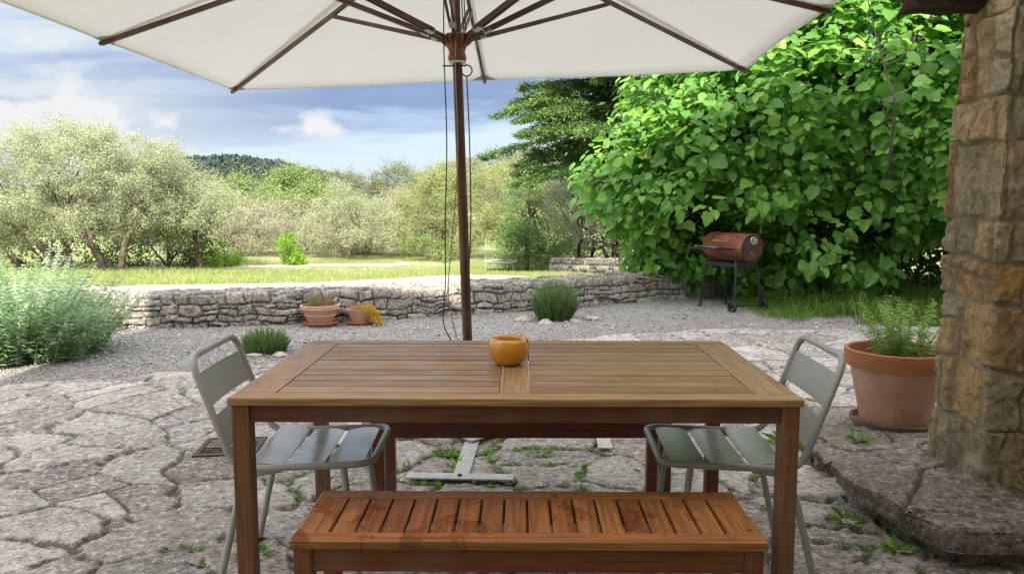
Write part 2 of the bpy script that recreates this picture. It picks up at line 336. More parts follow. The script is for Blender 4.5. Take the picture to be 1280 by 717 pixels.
m = M('old_timber'); n = m.noise(m.obj((1.2, 14, 14)), 2.2, 9, .7, .8); OLDT = m.fin(m.ramp(n, [(.3, (.02, .014, .01)), (.55, (.085, .055, .035)), (.75, (.19, .13, .085))]), .9, m.bump(n, 1., .03), spec=.2)
PLAST = simple('pale_render', (.50, .44, .35), .9, 0, .1, 3, .3); TILE = simple('roof_tile', (.40, .2, .12), .85); GLASS = simple('window_glass', (.03, .035, .04), .05); DOORM = simple('door_paint', (.12, .17, .16), .5)
BARK = bark_mat('grey_bark', (.07, .055, .042), (.23, .19, .15)); BARKD = bark_mat('dark_bark', (.02, .017, .014), (.08, .066, .052)); BARKW = bark_mat('pale_bark', (.25, .22, .19), (.5, .46, .40))
OLIVE = leaf_mat('olive_leaf', [(0, (.25, .28, .16)), (.5, (.31, .335, .20)), (1, (.37, .39, .245))], .55, .3, nscale=.5)
OLIV2 = leaf_mat('silver_olive_leaf', [(0, (.16, .18, .11)), (.5, (.25, .27, .17)), (1, (.36, .38, .27))], .55, .25, nscale=.5)
DRY = leaf_mat('grey_scrub_leaf', [(0, (.27, .25, .175)), (.5, (.32, .30, .21)), (1, (.38, .355, .26))], .7, .2)
LIME = leaf_mat('lime_leaf', [(0, (.12, .24, .015)), (1, (.24, .42, .04))], .5, .4)
GREEN = leaf_mat('spring_leaf', [(0, (.10, .16, .045)), (.5, (.18, .25, .08)), (1, (.27, .33, .12))], .55, .35, nscale=.4)
DGREEN = leaf_mat('hedge_leaf', [(0, (.03, .07, .012)), (1, (.09, .18, .03))], .5, .35)
PINE = leaf_mat('pine_needle', [(0, (.10, .13, .065)), (.5, (.145, .175, .09)), (1, (.20, .225, .12))], .7, .15)
YEL = leaf_mat('yellow_green_leaf', [(0, (.20, .23, .09)), (.5, (.27, .30, .12)), (1, (.34, .36, .16))], .6, .35, nscale=.5)
CED = leaf_mat('cedar_needle', [(0, (.03, .075, .02)), (.5, (.07, .14, .035)), (.9, (.12, .21, .05)), (1, (.20, .30, .08))], .6, .2, nscale=.9)
FIG = leaf_mat('fig_leaf', [(0, (.09, .22, .045)), (.35, (.14, .31, .06)), (.7, (.20, .40, .075)), (.93, (.28, .48, .10)), (1, (.42, .55, .15))], .36, .48, spec=.45)
FOREST = leaf_mat('far_forest_leaf', [(0, (.022, .04, .03)), (1, (.05, .08, .055))], .8, .1)
SAGE = leaf_mat('sage_leaf', [(0, (.15, .26, .12)), (.5, (.27, .39, .20)), (1, (.46, .56, .36))], .6, .35)
ROSM = leaf_mat('muted_rosemary_leaf', [(0, (.085, .16, .045)), (.5, (.15, .25, .07)), (1, (.25, .36, .13))], .6, .3)
SILV = leaf_mat('silver_spike_leaf', [(0, (.34, .44, .30)), (1, (.60, .68, .52))], .6, .35)
ROSE = leaf_mat('rosemary_leaf', [(0, (.07, .16, .025)), (.5, (.13, .27, .045)), (1, (.22, .40, .08))], .6, .25)
DGRASS = leaf_mat('grass_blade', [(0, (.09, .19, .03)), (.6, (.16, .30, .045)), (.9, (.25, .38, .08)), (1, (.40, .38, .16))], .55, .42)
MGRASS = leaf_mat('meadow_blade', [(0, (.15, .23, .05)), (.5, (.26, .32, .09)), (.85, (.36, .37, .15)), (1, (.46, .41, .26))], .6, .3)
WEED = leaf_mat('weed_leaf', [(0, (.09, .20, .03)), (.6, (.19, .36, .06)), (1, (.33, .50, .12))], .5, .3)
YGL = leaf_mat('herb_leaf', [(0, (.16, .27, .06)), (.6, (.28, .42, .11)), (1, (.42, .52, .18))], .5, .4)
DRYG = leaf_mat('dry_sprig', [(0, (.30, .22, .09)), (.5, (.28, .30, .10)), (1, (.38, .26, .14))], .7, .2)
ORNG = leaf_mat('orange_sedum', [(0, (.40, .20, .015)), (.5, (.55, .31, .02)), (1, (.36, .34, .03))], .55, .2)
BLUE = simple('blue_plastic', (.12, .22, .42), .5)

# ------------------------------------------------------------ terrain & ground
WALLF = [(-7.5, 7.30), (-5.4, 7.55), (-3.73, 7.81), (-2.78, 7.97), (-2.13, 8.12), (-1.38, 8.40), (0, 9.0), (1.0, 9.50), (1.8, 10.0), (3.2, 10.6), (6., 11.4)]
wfx, wfy = np.array(WALLF).T
def yw(x): return np.interp(x, wfx, wfy)
def terr(x, y):
    x = np.asarray(x, float); y = np.asarray(y, float)
    z = .325-1.0*np.clip((y-8.6)/13.4, 0, 1)
    z = z+fbm(x*.35, y*.35, 5, 3)*.10*sstep(10, 14, y)
    z = z+sstep(60, 160, y)*0
    f = sstep(.12, .34, y-yw(x))
    return np.where(y < 12.5, -.06*(1-f)+z*f, z)
def T(x, y): return float(terr(np.array([x]), np.array([y]))[0])
xs = np.unique(np.concatenate([np.arange(-9, 7, .16), np.arange(-40, 40, 1.), np.linspace(-900, 900, 60)]))
ys = np.unique(np.concatenate([np.arange(6.5, 12.5, .06), np.arange(12.5, 40, .5), np.arange(-20, 6.5, 1.), np.linspace(40, 900, 50)]))
X, Y = np.meshgrid(xs, ys)
g = np_mesh('ground', np.stack([X, Y, terr(X, Y)], -1).reshape(-1, 3), grid_faces(*X.shape), MEAD, smooth=True); tag(g, kind='structure')
# patio of irregular flagstones
PBX = np.array([-6, -3.6, -3.0, -2.4, -1.6, .3, .9, 1.6, 3.5, 5]); PBY = np.array([5.25, 5.45, 5.62, 5.9, 6.3, 7.0, 7.45, 7.72, 7.95, 8.])
def pin(x, y): return np.interp(x, PBX, PBY)+fbm(x*2.2, y*2.2, 9, 3)*.35-y      # >0 inside the patio
def patio_h(x, y):
    wu = x+fbm(x*1.6, y*1.6, 1, 3)*.36+fbm(x*7, y*7, 2, 3)*.045; wv = y+fbm(x*1.6, y*1.6, 3, 3)*.36+fbm(x*7, y*7, 4, 3)*.045
    e, i, du, dv = voronoi(wu, wv, .33, .25, 11, .34, 1.0)
    e2, i2, _, _ = voronoi(wu*1.0+5, wv+3, .11, .08, 19, .2, 1.0)          # rubble packed in the wide joints
    wide = sstep(.40, .62, vnoise(x*2.1, y*2.1, 61)); jwid = .005+.019*wide
    j0 = 1-sstep(jwid*.7, jwid+.007, e+fbm(x*16, y*16, 6, 3)*.022)
    fill = j0*sstep(.008, .02, e2)*(wide > .15)
    j = j0*(1-fill*.85)
    r2 = (i*7919) % 1.
    lam = fbm(x*3.1+9, y*4.4, 17, 4); lam = (np.round(lam*16)/16)*.75+lam*.25     # flaking layers
    top = .012+(i-.5)*.010+du*(r2-.5)*.03+dv*(((i*3571) % 1.)-.5)*.035
    rough = fbm(x*6, y*8, 7, 6, .66)
    h = (top+rough*.007+lam*.007)*(1-j0)+j0*(-.008+fbm(x*30, y*30, 12, 3)*.016+fill*(.010+i2*.010))
    return h, np.where(j0 > .5, i2, i), j*.85
xs = np.arange(-5.2, 4.6, .0115); ys = 1.5*np.exp(np.arange(0, 1.72, .0034))
X, Y = np.meshgrid(xs, ys); h, i_, j_ = patio_h(X, Y)
h = h-sstep(.12, -.15, pin(X, Y))*.05
keep = (np.abs(X) < Y*.72+.6) & (pin(X, Y) > -.35)
def sub(X, Y, Z, keep, attrs):
    F = grid_faces(*X.shape); k = keep.ravel()[F].all(1); F = F[k]; used = np.unique(F); mp_ = np.zeros(X.size, np.int64); mp_[used] = np.arange(len(used))
    return np.stack([X, Y, Z], -1).reshape(-1, 3)[used], mp_[F], {a: b.ravel()[used] for a, b in attrs.items()}
V_, F_, A_ = sub(X, Y, h, keep, {'tint': i_, 'joint': j_})
p = np_mesh('patio', V_, F_, PAVE, smooth=True, attrs=A_); tag(p, kind='structure')
xs = np.arange(-9, 5.2, .035); ys = np.arange(4.9, 11.2, .035); X, Y = np.meshgrid(xs, ys)
Z = .004+fbm(X*1.5, Y*1.5, 21, 3)*.03+fbm(X*12, Y*12, 22, 3)*.012-sstep(-.05, .18, pin(X, Y))*.06
V_, F_, A_ = sub(X, Y, Z, (pin(X, Y) < .5) & (Y < yw(X)+.2), {})
gr = np_mesh('gravel_yard', V_, F_, GRAV, smooth=True); tag(gr, kind='structure')
# loose pebbles
rg = np.random.default_rng(5)
def frames(nrm, rg, up=None):
    n = nrm/np.linalg.norm(nrm, axis=1, keepdims=True); t = rg.normal(size=n.shape) if up is None else up
    t = t-n*(t*n).sum(1, keepdims=True); t /= np.linalg.norm(t, axis=1, keepdims=True)+1e-9
    b = np.cross(n, t); return np.stack([b, t, n], -1)       # columns x,y,z : leaf runs along y
def scatter(name, TV, TF, pos, Rm, s, m, parent=None, smooth=False):
    TV = np.asarray(TV, float); TF = np.asarray(TF); n = len(pos); s = np.asarray(s)
    if s.ndim == 1: s = s[:, None]*np.ones((1, 3))
    V = np.einsum('nij,nkj->nki', Rm, TV[None]*s[:, None, :])+pos[:, None, :]
    F = TF[None]+np.arange(n)[:, None, None]*len(TV)
    return np_mesh(name, V.reshape(-1, 3), F.reshape(-1, TF.shape[1]), m, parent, smooth)
OCTV = [(1,0,0),(0,1,0),(-1,0,0),(0,-1,0),(.2,.1,.7),(0,0,-.6)]; OCTF = [(0,1,4),(1,2,4),(2,3,4),(3,0,4),(1,0,5),(2,1,5),(3,2,5),(0,3,5)]
n = 60000; px = rg.uniform(-5.2, 3.9, n); py = rg.uniform(5.3, 10, n)**1.0; k = (pin(px, py) < .10) & (py < yw(px)+.05) & (rg.random(n) < 1.25-(py-5)*.12); px, py = px[k], py[k]; n = len(px)
pz = .004+fbm(px*1.5, py*1.5, 21, 3)*.03
m = M('pebble'); c = m.ramp(m.isl(), [(0, (.20, .185, .17)), (.35, (.29, .275, .255)), (.8, (.38, .365, .345)), (1, (.54, .525, .50))]); PEB = m.fin(c, .9, spec=.2)
pb = scatter('loose_pebbles', OCTV, OCTF, np.stack([px, py, pz+.004], 1), frames(rg.normal(size=(n, 3))*.3+[0, 0, 1], rg), rg.uniform(.004, .010, n), PEB)
k2 = rg.choice(len(px), 500, replace=False)
scatter_extra = scatter('larger_pebbles', OCTV, OCTF, np.stack([px[k2], py[k2], pz[k2]+.006], 1), frames(rg.normal(size=(500, 3))*.3+[0, 0, 1], rg), rg.uniform(.012, .026, 500), PEB); tag(scatter_extra, kind='stuff', label='larger pale pebbles lying loose on the gravel yard', cat='pebbles')
tag(pb, 'loose pale grey gravel covering the yard before the low wall', 'gravel', kind='stuff')
def sheet(name, fn_in, x0, x1, y0, y1, st, dz, m):
    X, Y = np.meshgrid(np.arange(x0, x1, st), np.arange(y0, y1, st)); V_, F_, _ = sub(X, Y, terr(X, Y)+dz, fn_in(X, Y), {})
    return tag(np_mesh(name, V_, F_, m, smooth=True), kind='structure')
pfx = np.array([-9, -4.5, -2.6, -1.6, -.7, .4, 1.0, 1.6]); pfy = np.array([8.55, 9.0, 10.3, 13.2, 14.8, 12.8, 11, 9.9])
sheet('path', lambda X, Y: (Y > yw(X)+.30) & (Y < np.interp(X, pfx, pfy)+fbm(X*3, Y*3, 31, 3)*.3), -9, 1.5, 7.5, 15.2, .06, .012, PATH)
sheet('far_path', lambda X, Y: np.abs(Y-(22.7+(X+12)*.14)+fbm(X, Y, 33, 2)*.4) < .5, -16, -3, 20, 26, .15, .012, PATH)
# hills
def hill(name, cx, cy, rx, ry, hh, seed, m):
    a = np.linspace(-1.6, 1.6, 140); X, Y = np.meshgrid(a, a); Z = np.exp(-(X**2+Y**2)*1.3)*hh*(1+fbm(X*3+5, Y*3, seed, 4)*.35)-1.5
    o = np_mesh(name, np.stack([cx+X*rx, cy+Y*ry, Z], -1).reshape(-1, 3), grid_faces(140, 140), m, smooth=True); tag(o, kind='structure'); return X, Y, Z, cx, cy, rx, ry
HV = np.array([(-.5, 0, 0), (0, -.35, .1), (.5, 0, 0), (0, .5, .15)]); 
LEAFV = [(0, 0, 0), (.5, .45, .06), (0, 1, 0), (-.5, .45, .06)]; LEAFF = [(0, 1, 2, 3)]
H_ = hill('hill', -144, 430, 74, 130, 22.5, 3, HILL)
X, Y, Z, cx, cy, rx, ry = H_
rgf = np.random.default_rng(8); n = 9000; ia = rgf.integers(0, 140, n); ib = rgf.integers(10, 90, n)
bx, by, bz = cx+X[ib, ia]*rx+rgf.normal(0, 2, n), cy+Y[ib, ia]*ry+rgf.normal(0, 2, n), Z[ib, ia]
P = []; 
for q in range(7):
    P.append(np.stack([bx+rgf.normal(0, .9, n), by+rgf.normal(0, .9, n), bz+rgf.uniform(.2, 2.8, n)], 1))
P = np.concatenate(P)
fo = scatter('hill_forest', LEAFV, LEAFF, P, frames(rgf.normal(size=P.shape)+[0, -.6, .6], rgf), rgf.uniform(.9, 2.0, len(P)), FOREST)
tag(fo, 'dark evergreen forest covering the far rounded hill', 'forest', kind='stuff')

# ------------------------------------------------------------ walls, pillar, ledge
def blocks(u, v, cu, cv, seed, split=.35):
    """irregular coursed blocks: distance to the joint, a random value per stone, and the place inside it"""
    K = 80; rr = np.random.default_rng(seed); hb = np.cumsum(rr.uniform(.62, 1.42, K)*cv)-cv*8
    r = np.clip(np.searchsorted(hb, v)-1, 0, K-2); lo, hi = hb[r], hb[r+1]
    cr = cu*(.75+.6*hsh(r, r*0+3, seed+5)); uu = u/cr+hsh(r, r*0+1, seed)*7; k = np.floor(uu).astype(np.int64)
    def bd(k_): return k_+(hsh(k_, r, seed+1)-.5)*.62
    k = np.where(uu < bd(k), k-1, k); k = np.where(uu >= bd(k+1), k+1, k)
    a, b = bd(k), bd(k+1); e1 = (uu-a)*cr; e2 = (b-uu)*cr; w_ = (b-a)*cr
    tilt = (hsh(k, r, seed+7)-.5)*.16
    sp = (hsh(k, r, seed+2) < split); mid = lo+(hi-lo)*(.36+.28*hsh(k, r, seed+3))+((uu-a)/(b-a)-.5)*tilt*cv*2; up_ = v > mid
    lo2 = np.where(sp & up_, mid, lo); hi2 = np.where(sp & ~up_, mid, hi)
    e = np.minimum(np.minimum(e1, e2), np.minimum(v-lo2, hi2-v)); rid = hsh(k*2+(sp & up_), r, seed+4)
    return e, rid, e1-w_/2, v-(lo2+hi2)/2
def stone_skin(name, path, prof, cu, cv, m, seed, parent=None, step=.016, depth=.035, drop=.15, closed=False, offs=.03, jw=(.004, .022), warp=.06, label=None, blk=None, edge=.03, rough=.022):
    """a dry-stone face: 'path' is the plan line, 'prof' the profile as (offset from the line, height)"""
    def resample(p, st, closed=False):
        p = np.array(p, float); 
        if closed: p = np.vstack([p, p[:1]])
        sg = np.hypot(*np.diff(p, axis=0).T); s = np.concatenate([[0], np.cumsum(sg)]); n = max(2, int(s[-1]/st)); t = np.linspace(0, s[-1], n+1)
        return np.stack([np.interp(t, s, p[:, k]) for k in (0, 1)], 1), t
    A, ta = resample(path, step, closed); B, tb = resample(prof, step)
    if closed: nrm_t = np.roll(A[:-1], -1, 0)-np.roll(A[:-1], 1, 0); nrm_t = np.vstack([nrm_t, nrm_t[:1]])
    else: nrm_t = np.gradient(A, axis=0)
    nrm_t /= np.linalg.norm(nrm_t, axis=1, keepdims=True); nn = np.stack([nrm_t[:, 1], -nrm_t[:, 0]], 1)   # outward
    tb_t = np.gradient(B, axis=0); tb_t /= np.linalg.norm(tb_t, axis=1, keepdims=True); bn = np.stack([-tb_t[:, 1]*-1, -tb_t[:, 0]*1], 1)   # (offset, z) normal
    bn = np.stack([tb_t[:, 1], -tb_t[:, 0]], 1)
    U, Vv = np.meshgrid(ta, tb)
    per = 0
    if closed: per = max(1, int(round(ta[-1]/cu))); cu = ta[-1]/per
    wu = U+(fbm(U*5, Vv*5, seed, 3)*warp if not closed else fbm(np.cos(U/ta[-1]*2*np.pi)*3+7, Vv*5+np.sin(U/ta[-1]*2*np.pi)*3, seed, 3)*warp); wv = Vv+fbm(U*5+50, Vv*5, seed+1, 3)*warp
    e, i, du, dv = blocks(wu, wv, cu, cv, seed, blk) if blk is not None else voronoi(wu, wv, cu, cv, seed, drop, .8, per)
    e = e+fbm(U*14, Vv*14, seed+9, 3)*.012
    j = 1-sstep(jw[0], jw[1], e+fbm(U*22, Vv*22, seed+2, 2)*.008); r2 = (i*7919) % 1.; r3 = (i*3571) % 1.
    hgt = (sstep(0, edge, e)*depth+(i-.5)*offs+du*(r2-.5)*.16+dv*(r3-.5)*.16+fbm(U*9, Vv*9, seed+3, 5, .65)*rough+(np.round(fbm(U*6, Vv*6, seed+6, 3)*7)/7)*rough*.8)*(1-j)-j*depth*.45
    off = B[:, 0][:, None]+bn[:, 0][:, None]*hgt; zz = B[:, 1][:, None]+bn[:, 1][:, None]*hgt
    Xp = A[None, :, 0]+nn[None, :, 0]*off; Yp = A[None, :, 1]+nn[None, :, 1]*off
    return np_mesh(name, np.stack([Xp, Yp, zz], -1).reshape(-1, 3), grid_faces(*Xp.shape), m, parent, True, {'tint': i.ravel(), 'joint': j.ravel()})
wp = [(x, float(yw(x))+.22) for x in np.linspace(-7.2, 4.2, 60)]
# profile: front foot, front top edge, back top edge, back foot (offset is towards the viewer)
wl = stone_skin('dry_stone_wall', wp, [(.21, -.08), (.195, .15), (.18, .305), (.16, .325), (-.16, .335), (-.20, .30), (-.22, .15)], .18, .090, RUB, 47, step=.0115, warp=.10, blk=.22, edge=.013, depth=.024, offs=.032, jw=(.0008, .007), rough=.026)
tag(wl, 'low dry stone retaining wall of grey rubble along the back of the gravel yard', 'stone wall')
w2 = stone_skin('dry_stone_wall', [(1.15, 20.2), (1.7, 17.5), (2.6, 14.6), (4.2, 12.6)], [(.2, -.7), (.18, -.2), (.17, -.12), (-.16, -.11), (-.2, -.5)], .3, .13, RUB, 60, step=.04, blk=.3)
co_ = np.empty(len(w2.data.vertices)*3, np.float32); w2.data.vertices.foreach_get('co', co_); co_ = co_.reshape(-1, 3); co_[:, 2] += .40-(co_[:, 1]-13)*.072; w2.data.vertices.foreach_set('co', co_.ravel()); w2.data.update()
tag(w2, 'far low dry stone wall on the grass behind the rosemary bush, beside the fig tree', 'stone wall')
# pillar
def rrect(x0, x1, y0, y1, r=.03):
    o = []
    for cx_, cy_, a0 in ((x1-r, y0+r, -90), (x1-r, y1-r, 0), (x0+r, y1-r, 90), (x0+r, y0+r, 180)):
        for k in range(4): a = R(a0+k*30); o.append((cx_+r*math.cos(a), cy_+r*math.sin(a)))
    return o
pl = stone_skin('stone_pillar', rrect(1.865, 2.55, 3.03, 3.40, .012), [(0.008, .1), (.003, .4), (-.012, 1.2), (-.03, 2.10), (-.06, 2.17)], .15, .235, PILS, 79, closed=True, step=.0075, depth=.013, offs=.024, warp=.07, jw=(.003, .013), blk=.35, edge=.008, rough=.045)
tag(pl, 'rough ochre and grey stone pillar carrying a beam at the right edge', 'stone pillar')
bm = bmesh.new(); V0 = []
for a in range(31):
    x = 1.60+a*.08; rr = []
    for k in range(14):
        q = 2*math.pi*k/14; cy, cz = math.cos(q), math.sin(q); s_ = 1/max(abs(cy), abs(cz))**.7
        nz = random.Random(a*31+k).uniform(-.008, .008)+.012*math.sin(x*9+k*2)
        rr.append(bm.verts.new((x+(.03*math.sin(k*3.1) if a == 0 else 0), 3.28+cy*s_*(.085+nz), 2.125+cz*s_*(.085+nz)+.012*math.sin(x*4))))
    V0.append(rr)
for A, B in zip(V0, V0[1:]):
    for k in range(14): bm.faces.new((A[k], A[(k+1) % 14], B[(k+1) % 14], B[k]))
bm.faces.new(V0[0]); bm.faces.new(V0[-1])
tag(bm_obj('wooden_beam', bm, OLDT, smooth=True), 'dark rough weathered timber beam resting on the stone pillar', 'beam')
# ledge of slabs beneath the pillar
def slab(poly, z0, z1, seed, parent, name='slab', step=.014):
    """a thick rough slab: top grid clipped to a ragged outline, with a skirt"""
    poly = np.array(poly, float); c0 = poly.mean(0)
    # resample the outline
    q = np.vstack([poly, poly[:1]]); sg = np.hypot(*np.diff(q, axis=0).T); s = np.concatenate([[0], np.cumsum(sg)]); n = int(s[-1]/step); t = np.linspace(0, s[-1], n, endpoint=False)
    ox, oy = np.interp(t, s, q[:, 0]), np.interp(t, s, q[:, 1]); rr = 1+fbm(ox*5, oy*5, seed, 5)*.10
    ox = c0[0]+(ox-c0[0])*rr; oy = c0[1]+(oy-c0[1])*rr
    rings = []; fr = np.concatenate([[1.0]*0, 1-np.linspace(0, .97, 46)**1.15])
    nz = 10; V = []; J = []
    for k in range(nz):                       # side, laminated
        f = k/(nz-1); zz = z0+(z1-.012-z0)*f; b_ = 1+fbm(np.full(n, zz*26), ox*4+oy*4, seed+4, 4, .65)*.065-.02*(1-f)
        V.append(np.stack([c0[0]+(ox-c0[0])*b_, c0[1]+(oy-c0[1])*b_, np.full(n, zz)], 1)); J.append(np.full(n, .15))
    for f in fr:
        x = c0[0]+(ox-c0[0])*(f*.99); y = c0[1]+(oy-c0[1])*(f*.99)
        V.append(np.stack([x, y, z1-.01*(f > .985)+fbm(x*6, y*9, seed+8, 6, .66)*.034+np.round(fbm(x*4, y*4, seed+2, 3)*8)/8*.018-sstep(.93, 1, np.full(n, f))*.004], 1)); J.append(np.zeros(n))
    V = np.concatenate(V); Jn = np.concatenate(J); ec, _, _, _ = voronoi(V[:, 0]+fbm(V[:, 0]*6, V[:, 1]*6, 5, 4)*.16, V[:, 1]+fbm(V[:, 0]*6, V[:, 1]*6, 6, 4)*.16, .62, .38, seed+31, .2, .9)
    ck = 1-sstep(.002, .012, ec); V[:, 2] -= ck*.022*(V[:, 2] > z1-.05); J = [np.clip(Jn+ck*.8, 0, 1)]; nr = nz+len(fr); i = np.arange(nr-1)[:, None]*n; jj = np.arange(n)[None]; k2 = (jj+1) % n
    F = np.stack([i+jj, i+k2, i+n+k2, i+n+jj], -1).reshape(-1, 4)
    return np_mesh(name, V, F, LEDG, parent, True, {'tint': np.full(len(V), (seed*.37) % 1.), 'joint': np.concatenate(J)})
lg = empty('stone_ledge', (0, 0, 0), 0, 'raised ledge of thick rough stone slabs under the pillar at lower right', 'stone ledge')
slab([(1.50, 2.60), (2.1, 2.56), (3.2, 2.6), (3.2, 3.65), (1.95, 3.66), (1.55, 3.50), (1.40, 3.30), (1.385, 3.08), (1.45, 2.86)], .075, .165, 3, lg)
slab([(1.56, 2.66), (3.1, 2.64), (3.1, 3.6), (1.9, 3.6), (1.46, 3.3), (1.44, 3.1)], -.02, .08, 5, lg)
slab([(1.44, 3.50), (1.8, 3.70), (2.9, 3.7), (2.9, 4.2), (1.75, 4.05), (1.46, 3.78)], .03, .10, 7, lg)
slab([(1.42, 3.60), (2.7, 3.7), (2.75, 4.7), (1.8, 4.65), (1.55, 4.2)], -.02, .06, 12, lg)
# ------------------------------------------------------------ house behind the viewer: its shade covers the terrace
hs = empty('house', (0, 0, 0), 0, 'plain rendered house with a tiled roof standing directly behind the terrace and the viewer', 'house')
bm = bmesh.new(); box(bm, -3.7, -.9, -8, -.7, 0, 7.2); box(bm, -.898, 8.5, -8.2, -.7, 0, 9.9); bm_obj('wall', bm, PLAST, hs)
bm = bmesh.new(); box(bm, -3.97, -.899, -8.2, -.3, 7.202, 7.45); box(bm, -.90, 8.8, -8.5, -.3, 9.902, 10.15); bm_obj('roof', bm, TILE, hs)
bm = bmesh.new(); box(bm, 1.95, 6.2, -.68, 3.36, 2.245, 2.40); bm_obj('porch_roof', bm, TILE, hs)
bm = bmesh.new(); box(bm, 3.3, 3.6, -.69, 3.34, 0, 2.243); bm_obj('added_shade_wall', bm, PLAST, hs)  # unseen wall added beside the porch to darken the pillar
bm = bmesh.new(); box(bm, -.3, .75, -.698, -.62, 0, 2.15, .004); bm_obj('door', bm, DOORM, hs)
for x in (-2.6, 2.2, 4.6):
    bm = bmesh.new(); box(bm, x, x+.9, -.698, -.64, .9, 2.05, .004); wf = bm_obj('window', bm, DOORM, hs)
    bm = bmesh.new(); box(bm, x+.08, x+.82, -.639, -.63, .98, 1.97); bm_obj('pane', bm, GLASS, wf)

# ------------------------------------------------------------ foliage builders
def shell(rg, lobes, n, inner=.45, cut=None):
    """points spread over the outer volume of a union of ellipsoids, with outward directions"""
    L_ = np.array(lobes, float); vol = (L_[:, 3]*L_[:, 4]*L_[:, 5])**(2/3); pr = vol/vol.sum(); out = []; nor = []
    while sum(map(len, out)) < n:
        k = rg.choice(len(L_), n, p=pr); d_ = rg.normal(size=(n, 3)); d_ /= np.linalg.norm(d_, axis=1, keepdims=True)
        r = inner+(1-inner)*rg.random(n)**.45; p_ = L_[k, :3]+d_*L_[k, 3:]*r[:, None]
        q = ((p_[:, None]-L_[None, :, :3])/L_[None, :, 3:]); ins = (np.linalg.norm(q, axis=2) < inner*.95).any(1); ok = ~ins
        if cut: ok &= cut(p_)
        out.append(p_[ok]); nn = d_/L_[k, 3:]; nn /= np.linalg.norm(nn, axis=1, keepdims=True); nor.append(nn[ok])
    return np.concatenate(out)[:n], np.concatenate(nor)[:n]
def leaves_from(rg, C, Nn, per, spread, size, aspect=.4, flat=1., up=.3, along=.5):
    n = len(C)*per; c = np.repeat(C, per, 0); nn = np.repeat(Nn, per, 0)
    sp = np.repeat(rg.uniform(.5, 1.4, len(C)), per)[:, None]*spread
    ax_ = np.repeat(rg.normal(size=C.shape)*.8+Nn*.8+[0, 0, .2], per, 0); d_ = np.clip(rg.normal(size=(n, 3)), -1.7, 1.7)*[1, 1, flat]*.66; ax_ /= np.linalg.norm(ax_, axis=1, keepdims=True)+1e-6; pos = c+d_*sp+ax_*rg.uniform(-1.2, 1.3, (n, 1))*sp
    face = rg.normal(size=(n, 3))*.6+nn*.5+d_*1.1+[0, 0, up]; al = d_*along+nn*.6+rg.normal(size=(n, 3))*.5
    s = rg.uniform(.65, 1.3, n)*size
    return pos, frames(face, rg, al), np.stack([s*aspect, s, s], 1)
def limb(bm, a, b, r0, r1, rs, wob=.06, n=6, seg=7):
    a = Vector(a); b = Vector(b); Ln = (b-a).length; pts = []
    for k in range(n+1):
        t = k/n; p_ = a.lerp(b, t)
        if 0 < k < n: p_ += Vector((rs.uniform(-1, 1), rs.uniform(-1, 1), rs.uniform(-.6, .6)))*wob*Ln*.5
        pts.append(p_)
    tube(bm, pts, [r0+(r1-r0)*k/n for k in range(n+1)], seg); return pts
def tree(name, label, cat, base, lobes, ncl, per, spread, size, mat_, bark, stems, seed, group=None, aspect=.4, flat=1., nbr=26, tr=.08, twist=.07, inner=.45, up=.3):
    t = empty(name, base, 0, label, cat, group); rg = np.random.default_rng(seed); rs = random.Random(seed)
    C, Nn = shell(rg, lobes, ncl, inner)
    ns_ = max(5, ncl//16); S_, SN = shell(rg, lobes, ns_, .62); k_ = rg.integers(0, ns_, int(ncl*.72)); m_ = len(k_)   # most sprays gather in boughs
    C[:m_] = S_[k_]+np.clip(rg.normal(size=(m_, 3)), -1.8, 1.8)*[1, 1, .62]*spread*1.75; Nn[:m_] = SN[k_]*.6+(C[:m_]-S_[k_])/(spread*1.75)*.4
    pos, Rm, s = leaves_from(rg, C, Nn, per, spread, size, aspect, flat, up)
    scatter('crown', LEAFV, LEAFF, pos, Rm, s, mat_, t)
    bm = bmesh.new(); tips = []
    for (a, b, r0, r1) in stems: tips.append((limb(bm, a, b, r0, r1, rs, twist, 8, 9), r1))
    for k in range(nbr):
        c = C[rs.randrange(len(C))]; best = min(tips, key=lambda q: (q[0][-1]-Vector(c)).length); st = best[0][rs.choice([-1, -2, -3, -4])]
        limb(bm, st, c, best[1]*.7, best[1]*.12, rs, .12, 5, 5)
    bm_obj('trunk', bm, bark, t, smooth=True); return t

# left: two big olive trees
tree('olive_tree', 'wide pale olive tree with several leaning trunks at the far left', 'olive tree', (-10.9, 20.0, T(-10.9, 20)),
     [(-.6, 0, 2.3, 1.8, 1.6, 1.35), (.9, .2, 2.25, 1.4, 1.5, 1.2), (-2.2, -.3, 1.9, 1.5, 1.4, 1.15), (.2, -.7, 1.75, 1.6, 1.0, .7), (-.1, 0, 3.05, 1.0, 1.0, .75), (-1.6, .3, 2.75, 1.0, 1.0, .85), (.5, .3, 3.0, .7, .7, .6)],
     1000, 120, .16, .050, OLIVE, BARK, [((.7, 0, 0), (-.6, .2, 1.7), .12, .05), ((.8, .1, 0), (1.6, 0, 1.9), .10, .045), ((-.5, .1, 0), (-1.9, 0, 1.4), .13, .05), ((-.4, 0, 0), (-.5, .2, 1.8), .10, .05), ((-1.6, .2, 0), (-2.6, 0, 1.3), .10, .04), ((.6, -.1, 0), (.2, -.5, 1.5), .08, .04)], 1, 'olive trees beyond the wall', aspect=.42, nbr=60)
